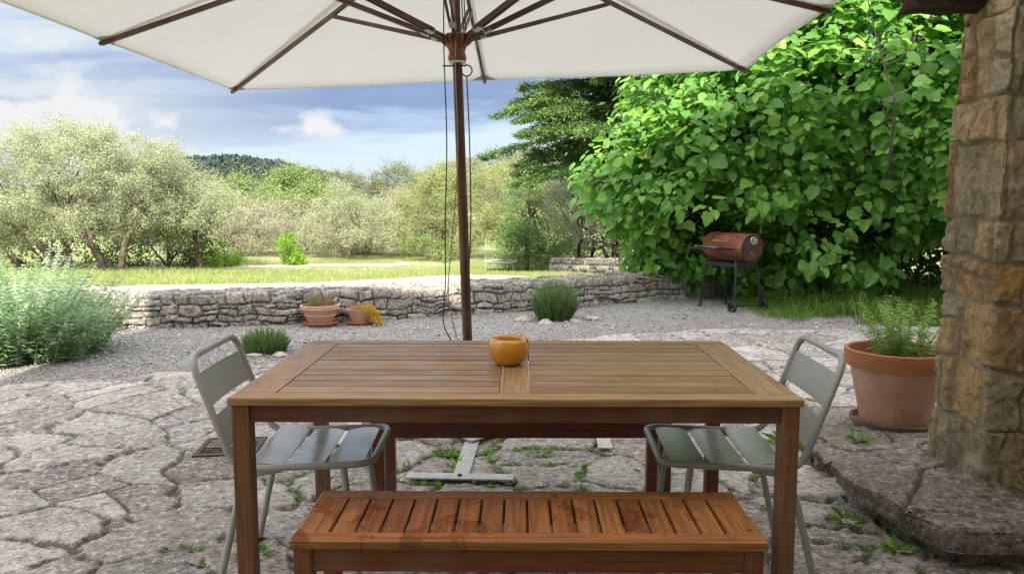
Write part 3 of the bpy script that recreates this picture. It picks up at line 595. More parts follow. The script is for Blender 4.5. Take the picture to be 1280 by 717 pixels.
tree('olive_tree', 'pale olive tree with one thin dark trunk, right end of the left clump', 'olive tree', (-8.55, 21.5, T(-8.6, 21.5)),
     [(-.7, 0, 2.0, 1.3, 1.3, 1.0), (-.05, .2, 1.75, .95, 1.0, .75), (-1.5, 0, 2.2, 1.1, 1.1, 1.1), (-1.5, 0, 2.95, .8, .9, .55), (-1.3, -.3, 1.4, 1.0, .9, .65)],
     700, 120, .16, .050, OLIVE, BARKD, [((.0, 0, 0), (-.15, 0, 1.5), .075, .05), ((-.15, 0, 1.45), (-.8, 0, 2.2), .045, .02)], 2, 'olive trees beyond the wall', aspect=.42, nbr=40)
def bush(label, base, r, mat_, seed, size=.09, ncl=260, per=18, name='shrub', cat='shrub', group=None, hz=1., asp=.45, spread=.13):
    rx, ry, rz = r
    return tree(name, label, cat, (base[0], base[1], T(base[0], base[1])), [(0, 0, rz*.75, rx, ry, rz*.8), (rx*.45, 0, rz*.55, rx*.7, ry*.8, rz*.6), (-rx*.5, .1, rz*.5, rx*.6, ry*.8, rz*.55)],
                ncl, per, spread*max(.6, min(rx, rz)), size, mat_, BARK, [((0, 0, 0), (rx*.3, 0, rz*.6), .04, .02), ((0, 0, 0), (-rx*.35, 0, rz*.6), .04, .02), ((0, 0, 0), (0, .1, rz*.8), .04, .02)], seed, group, aspect=asp, nbr=14)
bush('dark green hedge bush growing behind the leaning olive trunks', (-13.2, 22.5), (2.3, .8, 1.5), DGREEN, 11, .10, 420)
bush('low dark bush in the gap between the two left olive trees', (-10.2, 23.3), (1.6, .8, 1.2), DGREEN, 12, .10, 300)
bush('small dark green shrub just right of the thin dark olive trunk', (-8.5, 23.2), (.38, .4, .62), LIME, 13, .09, 70)
bush('narrow lime green shrub standing before the grey scrub', (-6.75, 23.9), (.30, .3, .62), LIME, 14, .09, 110, 16)
for i, (x, y, rx, rz) in enumerate([(-9.3, 27.5, 1.7, 1.25), (-7.5, 28.5, 1.8, 1.35), (-6.2, 28.6, 1.6, 1.1), (-3.9, 28.5, 1.5, 1.45), (-11.5, 28, 1.8, 1.5)]):
    bush(['grey green scrub bush behind the dark olive trunk', 'grey scrub bush left of the narrow lime shrub', 'dry grey scrub bush right behind the lime shrub', 'pale grey scrub bush just left of the parasol cords', 'grey scrub bush hidden mostly behind the left olive trees'][i],
         (x, y), (rx, 1.2, rz), DRY, 20+i, .055, 330, 56, group='grey scrub at the field edge')
tree('olive_tree', 'rounded pale olive tree at the middle of the field edge', 'olive tree', (-5.6, 26.6, T(-5.6, 26.6)), [(0, 0, 1.3, 1.35, 1.2, .95), (-.7, 0, 1.0, 1.0, 1, .7), (.9, 0, .9, 1.0, 1, .65), (.1, 0, 1.85, .7, .7, .5)],
     330, 90, .16, .055, OLIVE, BARK, [((0, 0, 0), (-.4, 0, 1.1), .07, .04), ((.05, 0, 0), (.5, 0, 1.1), .07, .04)], 31, 'olive trees beyond the wall', aspect=.42)
for i, (x, y, r, h_) in enumerate([(-17.5, 52, 2.3, 3.1), (-15.3, 56, 2.2, 3.9), (-20.5, 55, 2.4, 3.0), (-17.0, 45, 2.0, 2.2), (-12.4, 47, 1.8, 2.5)]):
    tree('deciduous_tree', ['bright green round tree left of centre under the dark hill', 'tall bright green tree in front of the hill slope', 'fresh green tree just right of the left olive crown', 'low light green tree above the grey scrub at left', 'low green tree below the pines left of centre'][i], 'tree', (x, y, T(x, y)),
         [(0, 0, h_*.6, r, r, h_*.35), (r*.5, 0, h_*.45, r*.7, r*.7, h_*.3), (-r*.5, 0, h_*.5, r*.7, r*.7, h_*.3), (0, 0, h_*.82, r*.5, r*.5, h_*.2)], 300, 60, .34, .15, GREEN, BARKW, [((0, 0, 0), (0, 0, h_*.6), .12, .06)], 41+i, 'green trees in the middle distance', aspect=.5, nbr=16)
for i, (x, y, h_, r) in enumerate([(-14.5, 66, 4.3, 2.4), (-11.6, 64, 4.1, 2.4), (-9.0, 62, 4.6, 2.4), (-6.4, 66, 4.3, 2.5), (-4.0, 62, 4.9, 2.6), (-1.2, 60, 5.5, 3.0), (1.6, 58, 5.7, 3.0), (4.5, 60, 5.5, 3.2), (-17, 74, 4.5, 2.8)]):
    tree('pine_tree', ['pine at the left end of the distant pine row', 'second pine from the left in the distant row, with a pale trunk', 'tall pine with a bare white trunk in the distant row', 'pine just left of the parasol cords in the distant row', 'distant pine directly behind the parasol cords', 'distant pine rising behind the parasol pole', 'distant pine just right of the parasol pole', 'distant pine between the parasol pole and the cedar', 'farthest pine showing under the hill edge'][i], 'pine tree', (x, y, T(x, y)),
         [(0, 0, h_*.78, r*.75, r*.75, h_*.2), (r*.4, 0, h_*.6, r*.7, r*.7, h_*.14), (-r*.45, 0, h_*.62, r*.7, r*.7, h_*.14), (0, 0, h_*.42, r*.9, r*.8, h_*.13)], 280, 60, .30, .16, PINE, BARKW, [((0, 0, 0), (.2, 0, h_*.85), .13, .05)], 61+i, 'distant pine trees', aspect=.28, flat=.4, nbr=24, inner=.3)
tree('tree', 'big yellow green leafy tree behind the parasol pole', 'tree', (-2.2, 27.0, T(-2.2, 27)), [(0, 0, 1.9, 1.6, 1.4, 1.2), (1.2, 0, 1.8, 1.4, 1.3, 1.3), (-1.0, 0, 1.2, 1.1, 1.1, .95), (.5, 0, 1.0, 2.1, 1.2, .95), (.5, 0, 2.8, .95, .95, .6)],
     640, 90, .17, .06, YEL, BARK, [((.1, 0, 0), (-.6, 0, 1.8), .07, .04), ((.2, 0, 0), (.3, 0, 2.4), .08, .04), ((.6, 0, 0), (1.5, 0, 1.9), .07, .03)], 81, aspect=.4, nbr=50)
tree('tree', 'brownish green twiggy tree right of the parasol pole', 'tree', (.1, 25.8, T(.1, 25.8)), [(0, 0, 1.7, 1.1, 1.1, 1.4), (.6, 0, 1.1, 1.1, 1, 1.0), (-.7, 0, .8, 1.0, 1, .8)], 300, 80, .16, .06, YEL, BARK, [((0, 0, 0), (.1, 0, 1.9), .06, .03), ((.7, 0, 0), (-.1, 0, 1.0), .05, .03)], 82, aspect=.4, nbr=46)
tree('silver_shrub', 'silvery grey olive bush below the cedar, left of the fig', 'shrub', (1.65, 19.6, T(1.65, 19.6)), [(0, 0, 1.55, .85, .8, .85), (.55, 0, 1.2, .75, .8, .75), (-.2, 0, 2.15, .42, .4, .5), (.65, .1, 2.0, .45, .4, .5)], 520, 24, .10, .065, OLIV2, BARKD, [((0, 0, 0), (.1, 0, 1.3), .05, .03), ((.2, 0, 0), (.6, 0, 1.1), .05, .03)], 83, aspect=.4)
tree('olive_tree', 'small olive with crooked black trunks at the left edge of the fig', 'olive tree', (2.15, 17.2, T(2.15, 17.2)), [(.1, 0, 1.35, .75, .7, .6), (.7, 0, 1.2, .7, .7, .6)], 260, 22, .10, .065, OLIV2, BARKD, [((.1, 0, 0), (-.35, 0, .75), .06, .035), ((.3, 0, 0), (.75, 0, .8), .06, .035), ((.2, 0, .25), (.2, 0, 1.1), .05, .03), ((-.3, 0, .7), (-.6, 0, 1.0), .03, .02)], 84, 'olive trees beyond the wall', aspect=.4, nbr=24, twist=.25)
bush('low leafy undergrowth bush right of the trampoline', (1.3, 24.6), (1.3, .8, .8), GREEN, 85, .09, 260)
bush('bright green bush at the foot of the yellow green tree', (-2.6, 25.3), (.8, .5, .5), GREEN, 86, .06, 160, 30)
bush('dark bush closing the gap behind the silvery shrub', (3.6, 23), (2.0, 1., 2.2), DGREEN, 87, .10, 420)

def conifer(name, label, base, H_, Rr, seed, nb=120, per=60, leaf=.10, z0=.08, lean=0):
    t = empty(name, base, 0, label, 'conifer', None); rg = np.random.default_rng(seed); rs = random.Random(seed)
    bm = bmesh.new(); tube(bm, [(0, 0, 0), (0, 0, H_*.5), (lean, 0, H_)], [.16, .1, .02], 9)
    pos = []; up = []; al = []
    for b in range(nb):
        f = (b+rs.random())/nb; zz = H_*(z0+(1-z0)*f); ln = Rr*(1-f)**.7*rs.uniform(.7, 1.12)+.15; a = rs.uniform(0, 2*math.pi)
        dx, dy = math.cos(a), math.sin(a); rise = rs.uniform(.0, .22)
        P0 = Vector((0, 0, zz)); droop = rs.uniform(.12, .28)
        pts = [P0+Vector((dx*ln*s_, dy*ln*s_, ln*(rise*s_-droop*s_*s_))) for s_ in (0, .35, .7, 1)]
        tube(bm, pts, [.03, .02, .012, .004], 5)
        n = int(per*ln/Rr)+12
        s_ = rg.random(n)**.65; w_ = (1-s_)*.30*ln+.10; side = rg.uniform(-1, 1, n)*w_
        c = np.stack([dx*ln*s_-dy*side, dy*ln*s_+dx*side, zz+ln*(rise*s_-droop*s_*s_)-np.abs(side)*.25+rg.normal(0, .03, n)], 1)
        # small sprays of needles about each point
        k = 14; c = np.repeat(c, k, 0)+rg.normal(0, .06, (n*k, 3))*[1, 1, .30]; sd = np.repeat(side, k)
        pos.append(c); up.append(rg.normal(size=c.shape)*.5+[0, -.2, 1]); al.append(np.stack([dx-dy*np.sign(sd)*.9, dy+dx*np.sign(sd)*.9, np.full(len(c), -.35)], 1)+rg.normal(size=c.shape)*.35)
    pos = np.concatenate(pos); n = len(pos); s = rg.uniform(.6, 1.3, n)*leaf
    scatter('crown', LEAFV, LEAFF, pos, frames(np.concatenate(up), rg, np.concatenate(al)), np.stack([s*.34, s, s], 1), CED, t)
    bm_obj('trunk', bm, BARKD, t, smooth=True); return t
conifer('cedar_tree', 'tall dark cedar with layered drooping boughs behind the fig', (2.35, 17.4, T(2, 17.4)), 7.4, 3.05, 5, 175, 150, .09, .30)
tree('conifer', 'dark bushy conifer left of the silvery shrub', 'conifer', (.45, 22.4, T(.45, 22.4)), [(0, 0, 1.5, .8, .8, .95), (.5, 0, 1.0, .9, .8, .8), (-.15, 0, 2.3, .45, .5, .55), (.9, .1, 1.7, .6, .6, .7), (-.3, 0, .7, .7, .7, .6)], 620, 44, .13, .06, CED, BARKD, [((0, 0, 0), (0, 0, 2.0), .07, .03)], 90, aspect=.32, flat=.5, nbr=20)

# fig tree -----------------------------------------------------
FGV = [(0, 0, 0), (.17, -.03, .02), (.41, .12, .06), (.43, .36, .03), (.47, .50, -.01), (.32, .62, .02), (.24, .82, -.04), (0, 1.02, -.14),
       (-.17, -.03, .02), (-.41, .12, .06), (-.43, .36, .03), (-.47, .50, -.01), (-.32, .62, .02), (-.24, .82, -.04), (0, .35, -.03), (0, .68, -.07)]
FGF = [(0, 1, 2, 14), (2, 3, 14, 14), (14, 3, 5, 15), (3, 4, 5, 5), (15, 5, 6, 7), (0, 14, 9, 8), (9, 14, 10, 10), (14, 15, 12, 10), (10, 12, 11, 11), (15, 7, 13, 12)]
def tri(F):
    o = []
    for f in F:
        f = list(dict.fromkeys(f)); o += [(f[0], f[i], f[i+1]) for i in range(1, len(f)-1)]
    return o
FGF = tri(FGF)
fg = empty('fig_tree', (3.9, 10.4, 0), 0, 'large fig tree with big glossy green leaves filling the right side behind the barbecue', 'fig tree')
rg = np.random.default_rng(77); rs = random.Random(77)
lob = [(-2.3, 0, 1.5, .78, .7, .75), (-1.75, .0, 2.35, .9, .8, .85), (-1.9, .0, .8, .8, .6, .6), (-1.1, -.2, 1.6, 1.5, 1.2, 1.5), (-1.6, .1, 1.0, .85, .8, .9), (-1.75, .3, 1.75, .75, .7, .7), (-.9, -.45, .75, 1.0, .6, .7), (-.2, -.5, 2.5, 1.6, 1.3, 1.5), (.9, -.9, 2.5, 1.6, 1.4, 1.7), (.1, -.6, 1.0, 1.5, .95, .95), (1.6, -1.5, 2.0, 1.5, 1.4, 1.25),
       (2.6, -.8, 2.4, 1.6, 1.5, 1.8), (1.2, 0, 3.7, 1.8, 1.5, 1.2), (-.9, .2, 3.0, 1.1, 1.0, .9), (3.0, -2.0, 2.8, 1.4, 1.2, 1.5), (1.3, -.2, 1.2, 1.3, 1., .9), (2.0, -1.5, 3.7, 1.3, 1.0, 1.0)]
C, Nn = shell(rg, lob, 3200, .60, lambda p: (p[:, 2] > .12) & (p[:, 1] < 1.0) & ~((p[:, 0] > -2.1) & (p[:, 0] < -.5) & (p[:, 2] < 1.15) & (p[:, 1] < -.50)) & ~((p[:, 0] > .75) & (p[:, 2] < .78+.1*np.sin(p[:, 0]*5))))
per = 9; n = len(C)*per; c = np.repeat(C, per, 0); nn = np.repeat(Nn, per, 0)
ax = Nn*[1, 1, .6]+[0, -.15, .35]; ax /= np.linalg.norm(ax, axis=1, keepdims=True); ax = np.repeat(ax, per, 0)
k = np.tile(np.arange(per), len(C)); pos = c+ax*((k/per-.7)*.38)[:, None]
ang = k*2.4+np.repeat(rg.uniform(0, 6.28, len(C)), per); rnd_ = rg.normal(size=(n, 3))
t1 = np.cross(ax, [0, 0, 1.]); t1 /= np.linalg.norm(t1, axis=1, keepdims=True)+1e-6; t2 = np.cross(ax, t1)
rad = t1*np.cos(ang)[:, None]+t2*np.sin(ang)[:, None]; pos = pos+rad*.07
al = rad*.9+ax*.35+[0, 0, -.65]+rnd_*.22; face = nn*.55+[0, -.15, .75]+rg.normal(size=(n, 3))*.32
face = np.where((k == per-1)[:, None], face*.5+ax*.3, face)
s = (.065+.14*rg.random(n)**1.4)*np.repeat(rg.uniform(.8, 1.2, len(C)), per)*np.where(k >= per-2, .7, 1.)
keepf = rg.random(n) < .93
scatter('foliage', FGV, FGF, pos[keepf], frames(face, rg, al)[keepf], np.stack([s*rg.uniform(.68, 1.12, n), s, s*rg.uniform(.3, 2.2, n)], 1)[keepf], FIG, fg)
bm = bmesh.new(); roots = []
for a, b, r0, r1 in [((.9, .2, 0), (-.8, 0, 1.9), .10, .05), ((1, .2, 0), (.6, -.3, 2.4), .12, .05), ((1.1, .5, 0), (2.2, .2, 2.4), .07, .04), ((1, .3, 0), (1.6, .2, 3.4), .11, .04), ((.8, .2, 0), (-1.2, .1, .9), .08, .03), ((1.2, .6, .2), (3.0, -.6, 2.6), .06, .03)]:
    roots.append((limb(bm, a, b, r0, r1, rs, .09, 8, 8), r1))
for q in range(420):
    cc = C[rs.randrange(len(C))]; bst = min(roots, key=lambda q_: min((pp-Vector(cc)).length for pp in q_[0][4:])); st = min(bst[0][3:], key=lambda pp: (pp-Vector(cc)).length)
    limb(bm, st, cc, .018, .006, rs, .12, 4, 5)
bm_obj('trunk', bm, BARKD, fg, smooth=True)
# one bare grey branch showing through the leaves near the pillar
bm = bmesh.new(); tube(bm, [(-.66, -3.20, 3.1), (-.59, -3.22, 2.82), (-.50, -3.18, 2.6), (-.42, -3.16, 2.40), (-.31, -3.10, 2.18), (-.20, -2.85, 2.0), (.0, -2.4, 1.8), (.5, -1.4, 1.4), (.9, -.3, .9)], [.005, .007, .009, .010, .012, .014, .018, .022, .03], 7)
tube(bm, [(-.53, -3.2, 2.7), (-.64, -3.24, 2.63), (-.72, -3.26, 2.63), (-.84, -3.28, 2.59)], [.007, .006, .004, .003], 6); tube(bm, [(-.46, -3.19, 2.52), (-.36, -3.22, 2.56), (-.27, -3.24, 2.66), (-.22, -3.26, 2.78)], [.007, .006, .005, .003], 6); tube(bm, [(-.33, -3.17, 2.27), (-.45, -3.2, 2.16), (-.52, -3.22, 2.02)], [.006, .004, .003], 6)
bmesh.ops.translate(bm, verts=bm.verts[:], vec=(0, .22, 0)); b_ = bm_obj('branch', bm, BARK, fg, smooth=True)
# bushes added behind the fig to block sunlit gaps and darken the hollow
bush('dark bush added to shade the hollow behind the foot of the fig, right of the barbecue', (5.4, 11.9), (2.9, .8, 1.9), DGREEN, 88, .13, 1100)
bush('tall dark shrub added to block light behind the fig tree', (5.0, 13.6), (2.3, .9, 4.0), DGREEN, 89, .14, 1300)

# ------------------------------------------------------------ grass
BLV = [(-.5, 0, 0), (.5, 0, 0), (.28, .6, .05), (0, 1, .2), (-.28, .6, .05)]; BLF = tri([(0, 1, 2, 3, 4)])
def grass(name, label, x, y, z, h_, m_, w_=.007, rg=rg, kind='stuff', parent=None):
    n = len(x); al = rg.normal(size=(n, 3))*.33+[0, 0, 1]; face = rg.normal(size=(n, 3))*[1, 1, .1]
    o = scatter(name, BLV, BLF, np.stack([x, y, z], 1), frames(face, rg, al), np.stack([np.full(n, 1.)*w_*rg.uniform(.7, 1.4, n), h_, h_], 1), m_, parent)
    if label: tag(o, label, 'grass', kind=kind)
    return o
n = 90000; t_ = rg.random(n); gy = 8.5+16.5*t_**1.3; gx = rg.uniform(-1, 1, n)*gy*.68; ok = (gy > np.interp(gx, pfx, pfy)+rg.normal(0, .15, n)) & (gy > yw(gx)+.4) & (np.abs(gy-(22.7+(gx+12)*.14)) > .35)
dn = fbm(gx*.5, gy*.5, 44, 3); ok &= rg.random(n) < .62+dn*1.6
gx, gy = gx[ok], gy[ok]
grass('meadow_grass', 'sunlit yellow green meadow grass beyond the low wall', gx, gy, terr(gx, gy), rg.uniform(.02, .075, len(gx))*(1+.7*(gx < -4)*(gy > 14)), MGRASS, .010)
n = 34000; gx = rg.uniform(2.5, 5.6, n); gy = rg.uniform(7.7, 11, n); ed = 8.35-.12*(gx-2.7)+fbm(gx*3, gy*3, 45, 3)*.9-np.clip(gx-3.3, 0, 2)*.25; ok = (gy > ed) & (gx > 2.75+(rg.random(n)-.5)*.3+np.clip(9.6-gy, 0, 2)*.05) & (rg.random(n) < np.clip((gy-ed)*2.5+.15, 0, 1))
gx, gy = gx[ok], gy[ok]; grass('long_grass', 'long fresh green grass under the fig between barbecue and pot', gx, gy, gx*0, rg.uniform(.05, .22, len(gx))*np.clip((gx-2.75)*.8+.30, .3, .95)*(.7+1.6*np.clip(fbm(gx*4, gy*4, 46, 3)+.2, 0, .5)), DGRASS, .006)
# weeds growing in the joints of the patio
n = 140000; wx = rg.uniform(-2.2, 2.6, n); wy = rg.uniform(1.7, 5.2, n); hh_, _, jj_ = patio_h(wx, wy); cl = fbm(wx*2.6, wy*2.6, 51, 3)
bias = .10-.10*np.exp(-((wx-.4)/1.1)**2)-.16*np.exp(-((wx+.25)/.55)**2-((wy-3.75)/.5)**2)-.06*np.exp(-((wx-1.3)/.3)**2)
ok = (jj_ > .30) & (cl > bias-.04); wx, wy, hh_ = wx[ok], wy[ok], hh_[ok]; n = len(wx)
print('weeds', n)
al = rg.normal(size=(n, 3))*.8+[0, 0, .8]; s = rg.uniform(.012, .030, n)*(1+1.1*np.exp(-((wx+.2)/.6)**2-((wy-3.8)/.6)**2))
wd = scatter('joint_weeds', LEAFV, LEAFF, np.stack([wx, wy, hh_], 1), frames(rg.normal(size=(n, 3))*.6+[0, -.1, .6], rg, al), np.stack([s*.38, s, s], 1), WEED)
tag(wd, 'small green weeds growing in the joints of the paving', 'weeds', kind='stuff')
def tuft(label, x, y, z, n, r, m_, seed, w_=.012):
    rg = np.random.default_rng(seed); a = rg.uniform(0, 6.28, n); el = rg.uniform(.15, 1.2, n); al = np.stack([np.cos(a)*np.cos(el), np.sin(a)*np.cos(el), np.sin(el)], 1)
    s = rg.uniform(.5, 1.1, n)*r; P_ = np.stack([np.cos(a), np.sin(a), a*0], 1)*rg.uniform(0, .02, n)[:, None]
    o = scatter('weed_plant', [(0, 0, 0), (.5, .35, .05), (.35, .7, .12), (0, 1, .05), (-.35, .7, .12), (-.5, .35, .05)], tri([(0, 1, 2, 3, 4, 5)]), P_, frames(np.array([[0, 0, 1.]])+al*-.3+rg.normal(size=(n, 3))*.15, rg, al), np.stack([np.full(n, w_)*rg.uniform(.7, 1.5, n), s, s], 1), m_)
    o.location = (x, y, z); return tag(o, label, 'weed', 'weed plants in the paving joints')
tuft('leafy weed growing beside the front arm of the parasol stand', -.33, 3.85, .0, 90, .085, WEED, 1, .010)
tuft('weed plant in the joint between parasol stand and right chair', .14, 3.86, .0, 40, .07, WEED, 2, .016)
tuft('grey green weed rosette at the foot of the stone ledge', 1.34, 3.02, .0, 70, .085, WEED, 3, .011)
tuft('tall grassy weed at the bottom right of the paving', 1.22, 2.42, .0, 60, .11, WEED, 4, .012)
tuft('grass tuft behind the right chair leg', 1.45, 4.0, .0, 70, .14, WEED, 5, .008)
tuft('small weed before the terracotta pot saucer', 1.72, 3.80, .10, 26, .08, WEED, 6, .014)
tuft('broad leaf weed low against the ledge side', 1.42, 2.78, .0, 24, .07, WEED, 7, .022)
tuft('small weed by the left table leg', -.93, 2.72, .0, 60, .07, WEED, 8, .010)
tuft('grass tuft just behind the bench at far right of the stand', .66, 3.62, .0, 30, .10, WEED, 9, .008)
tuft('dry straw tuft growing against the pillar foot', 2.02, 2.93, .16, 30, .13, DRYG, 10, .004)

# ------------------------------------------------------------ planting in the yard
def stems_plant(name, label, cat, loc, n, H_, rad, lean, leaf_m, seed, lf=.035, step=.022, stem_m=None, parent=None, group=None, r0=.004, asp=.28, ellipse=1., pname='foliage', top=1., zo=0., xo=0.):
    t = parent or empty(name, loc, 0, label, cat, group); rg = np.random.default_rng(seed); bm = bmesh.new(); pos = []; fa = []; al = []; ss = []
    for q in range(n):
        a = rg.uniform(0, 6.28); r = rad*math.sqrt(rg.random()); x0, y0 = math.cos(a)*r*ellipse*.75, math.sin(a)*r*.75; ln = H_*rg.uniform(.72, 1.08)*(1-(.38 if H_ > .5 or n < 200 else .55)*(r/rad)**2.4)
        lx, ly = math.cos(a)*lean*(r/rad)*ellipse+rg.normal(0, .07), math.sin(a)*lean*(r/rad)+rg.normal(0, .07)
        k = max(4, int(ln/step)); s_ = np.linspace(.08, 1, k); P_ = np.stack([x0+lx*s_**1.4*ln, y0+ly*s_**1.4*ln, s_*ln*(1-.12*(lx*lx+ly*ly))], 1)
        tube(bm, [(x0, y0, 0)]+[tuple(P_[int(j)]) for j in np.linspace(0, k-1, 4)], [r0, r0, r0*.8, r0*.6, r0*.3], 4, caps=False)
        for d_ in range(4):
            aa = d_*1.571+np.arange(k)*.8+rg.uniform(0, 6); v_ = np.stack([np.cos(aa), np.sin(aa), np.full(k, .45)+rg.normal(0, .2, k)], 1)
            pos.append(P_); al.append(v_); fa.append(np.stack([rg.normal(0, .3, k), rg.normal(0, .3, k), np.ones(k)], 1)); ss.append(lf*rg.uniform(.7, 1.25, k)*(1-.55*s_**3)*top)
    pos = np.concatenate(pos); s = np.concatenate(ss)
    pos = pos+[xo, 0, zo]; bmesh.ops.translate(bm, verts=bm.verts[:], vec=(xo, 0, zo))
    scatter(pname, LEAFV, LEAFF, pos, frames(np.concatenate(fa), rg, np.concatenate(al)), np.stack([s*asp, s, s], 1), leaf_m, t)
    bm_obj('stems', bm, stem_m or leaf_m, t); return t
sg = stems_plant('sage_bush', 'large grey green flowering sage bush spreading at the left edge', 'bush', (-4.22, 6.42, 0), 260, .80, .84, .62, SAGE, 101, .088, .034, ellipse=1.25, r0=.0035, asp=.26)
stems_plant('', '', '', None, 75, .90, .70, .62, SILV, 131, .062, .026, ellipse=1.25, r0=.003, asp=.30, parent=sg, pname='flower_spikes')
stems_plant('shrub', 'round upright rosemary bush standing in front of the stone wall', 'shrub', (.46, 8.43, 0), 620, .43, .24, .50, ROSM, 102, .024, .016)
stems_plant('shrub', 'small low green herb clump behind the left chair', 'shrub', (-2.10, 6.62, 0), 460, .21, .22, .55, ROSM, 103, .020, .013)
def rock(bm, x, y, z, r, rs, fl=.5):
    s0 = len(bm.verts); res = bmesh.ops.create_icosphere(bm, subdivisions=2, radius=1)
    a = rs.uniform(0, 6.28); sx, sy = r*rs.uniform(.8, 1.3), r*rs.uniform(.6, 1.); off = [rs.uniform(0, 9) for _ in range(3)]
    for v in res['verts']:
        p_ = v.co; f = 1+.22*math.sin(p_.x*3+off[0])*math.sin(p_.y*3+off[1])+.12*math.sin(p_.z*6+off[2])+.08*math.sin(p_.x*9+p_.y*7+off[0])
        x_, y_ = p_.x*sx*f, p_.y*sy*f; v.co = Vector((x+x_*math.cos(a)-y_*math.sin(a), y+x_*math.sin(a)+y_*math.cos(a), z+p_.z*r*fl*f))
rs = random.Random(3)
STONEM = simple('edging_stone', (.42, .37, .31), .9, 0, .25, 18, .8)
for (x0, y0, z0, r, lab) in [(-2.32, 6.42, .0, .05, 'pale edging stone left of the small herb clump'), (-2.12, 6.38, .0, .06, 'flat edging stone in front of the small herb clump'), (-1.93, 6.44, 0, .06, 'edging stone right of the small herb clump'), (-1.76, 6.55, 0, .05, 'small stone farthest right of the herb clump'),
                             (.12, 8.35, 0, .10, 'flat stone left of the rosemary bush'), (.35, 8.14, 0, .09, 'buff stone before the rosemary bush'), (.66, 8.17, 0, .09, 'edging stone right before the rosemary bush'), (.86, 8.36, 0, .10, 'tan stone right of the rosemary bush'), (.28, 3.62, 0, .0, '')]:
    if r == 0: continue
    bm = bmesh.new(); rock(bm, 0, 0, 0, r, rs, .42); o = bm_obj('edging_stone', bm, STONEM, smooth=True); o.location = (x0, y0, z0+.01); tag(o, lab, 'stone', 'edging stones round the shrubs')
# pots by the wall
def pot(name, label, loc, prof, m_, sauc=None, rimprof=None, soil=None, cat='plant pot'):
    t = empty(name, loc, 0, label, cat); bm = bmesh.new(); lathe(bm, prof, 48); bm_obj('pot_body', bm, m_, t, smooth=True)
    if rimprof: bm = bmesh.new(); lathe(bm, rimprof, 48); bm_obj('rim', bm, TERR, t, smooth=True)
    if sauc: bm = bmesh.new(); lathe(bm, sauc, 48); bm_obj('saucer', bm, TERR if sauc[1][0] < .2 else OLDSA, t, smooth=True)
    if soil: bm = bmesh.new(); lathe(bm, [(soil[0], soil[1]-.003), (soil[0]*.5, soil[1]+.006), (0, soil[1]+.01)], 30); bm_obj('soil', bm, SOIL, t, smooth=True)
    return t
OLDSA = simple('old_saucer_clay', (.20, .13, .09), .85, 0, .25, 12, .4)
p1 = pot('flower_bowl', 'wide terracotta bowl of dry reddish green sprigs on a saucer before the wall', (-1.98, 8.06, 0), [(0, .03), (.12, .03), (.155, .10), (.165, .11), (.158, .12), (.185, .17), (.20, .175), (.20, .215), (.185, .218), (.178, .17), (0, .165)], TERRA, [(0, .005), (.15, .005), (.178, .035), (.17, .04), (.14, .02), (0, .02)], soil=(.18, .185))
stems_plant('', '', '', None, 90, .17, .17, .3, DRYG, 111, .02, .018, parent=p1, zo=.17)
p2 = pot('flower_bowl', 'smaller faded clay bowl with orange yellow sedum spilling over its side', (-1.58, 8.14, 0), [(0, .03), (.09, .03), (.13, .12), (.145, .15), (.15, .165), (.138, .165), (.13, .13), (0, .13)], TERRA, [(0, .005), (.12, .005), (.145, .03), (.138, .035), (.11, .018), (0, .018)], soil=(.132, .145))
stems_plant('', '', '', None, 60, .07, .11, .5, ORNG, 112, .022, .01, parent=p2, zo=.14)
rgp = np.random.default_rng(113); n = 1500; q = rgp.random(n); P_ = np.stack([.06+q*.15+rgp.normal(0, .03, n), -.06+rgp.normal(0, .05, n)-.04*q, .19-.17*q**1.6+rgp.normal(0, .014, n)], 1); P_[:, 2] = np.maximum(P_[:, 2], .006)
s = rgp.uniform(.012, .026, n); scatter('trailing_sedum', LEAFV, LEAFF, P_, frames(rgp.normal(size=(n, 3))+[0, -.5, .8], rgp), np.stack([s*.5, s, s], 1), ORNG, p2)
# big terracotta pot
p3 = pot('terracotta_pot', 'big terracotta pot with an orange rim and a leafy green herb beside the pillar', (2.06, 4.15, .080), [(0, .02), (.165, .02), (.17, .03), (.232, .33), (.236, .335), (.225, .335), (.215, .33), (.20, .30), (0, .30)], TERRA, [(0, .002), (.20, .002), (.222, .03), (.222, .045), (.21, .045), (.20, .018), (0, .016)],
         [(.234, .325), (.252, .327), (.256, .34), (.264, .395), (.262, .415), (.252, .42), (.242, .415), (.236, .34), (.225, .335)], soil=(.236, .36))
stems_plant('', '', '', None, 30, .36, .17, .6, YGL, 121, .050, .018, parent=p3, asp=.26, r0=.003, zo=.355, xo=.03)

# ------------------------------------------------------------ drain grate
dg = empty('drain_grate', (-1.46, 3.98, .012), R(6), 'square rusty drain grate in the paving behind the left chair', 'drain grate')
bm = bmesh.new(); box(bm, -.13, .13, -.15, -.125, -.01, .008, .002); box(bm, -.13, .13, .125, .15, -.01, .008, .002); box(bm, -.155, -.13, -.15, .15, -.01, .008, .002); box(bm, .13, .155, -.15, .15, -.01, .008, .002)
RI = simple('rusty_iron', (.10, .07, .055), .75, .4, .3, 40, .4); bm_obj('frame', bm, RI, dg)
bm = bmesh.new(); [box(bm, -.129, .129, y, y+.016, -.006, .005, .001) for y in np.arange(-.117, .11, .0335)]; bm_obj('bars', bm, RI, dg)
bm = bmesh.new(); box(bm, -.129, .129, -.124, .124, -.03, -.02); bm_obj('pit', bm, SOIL, dg)

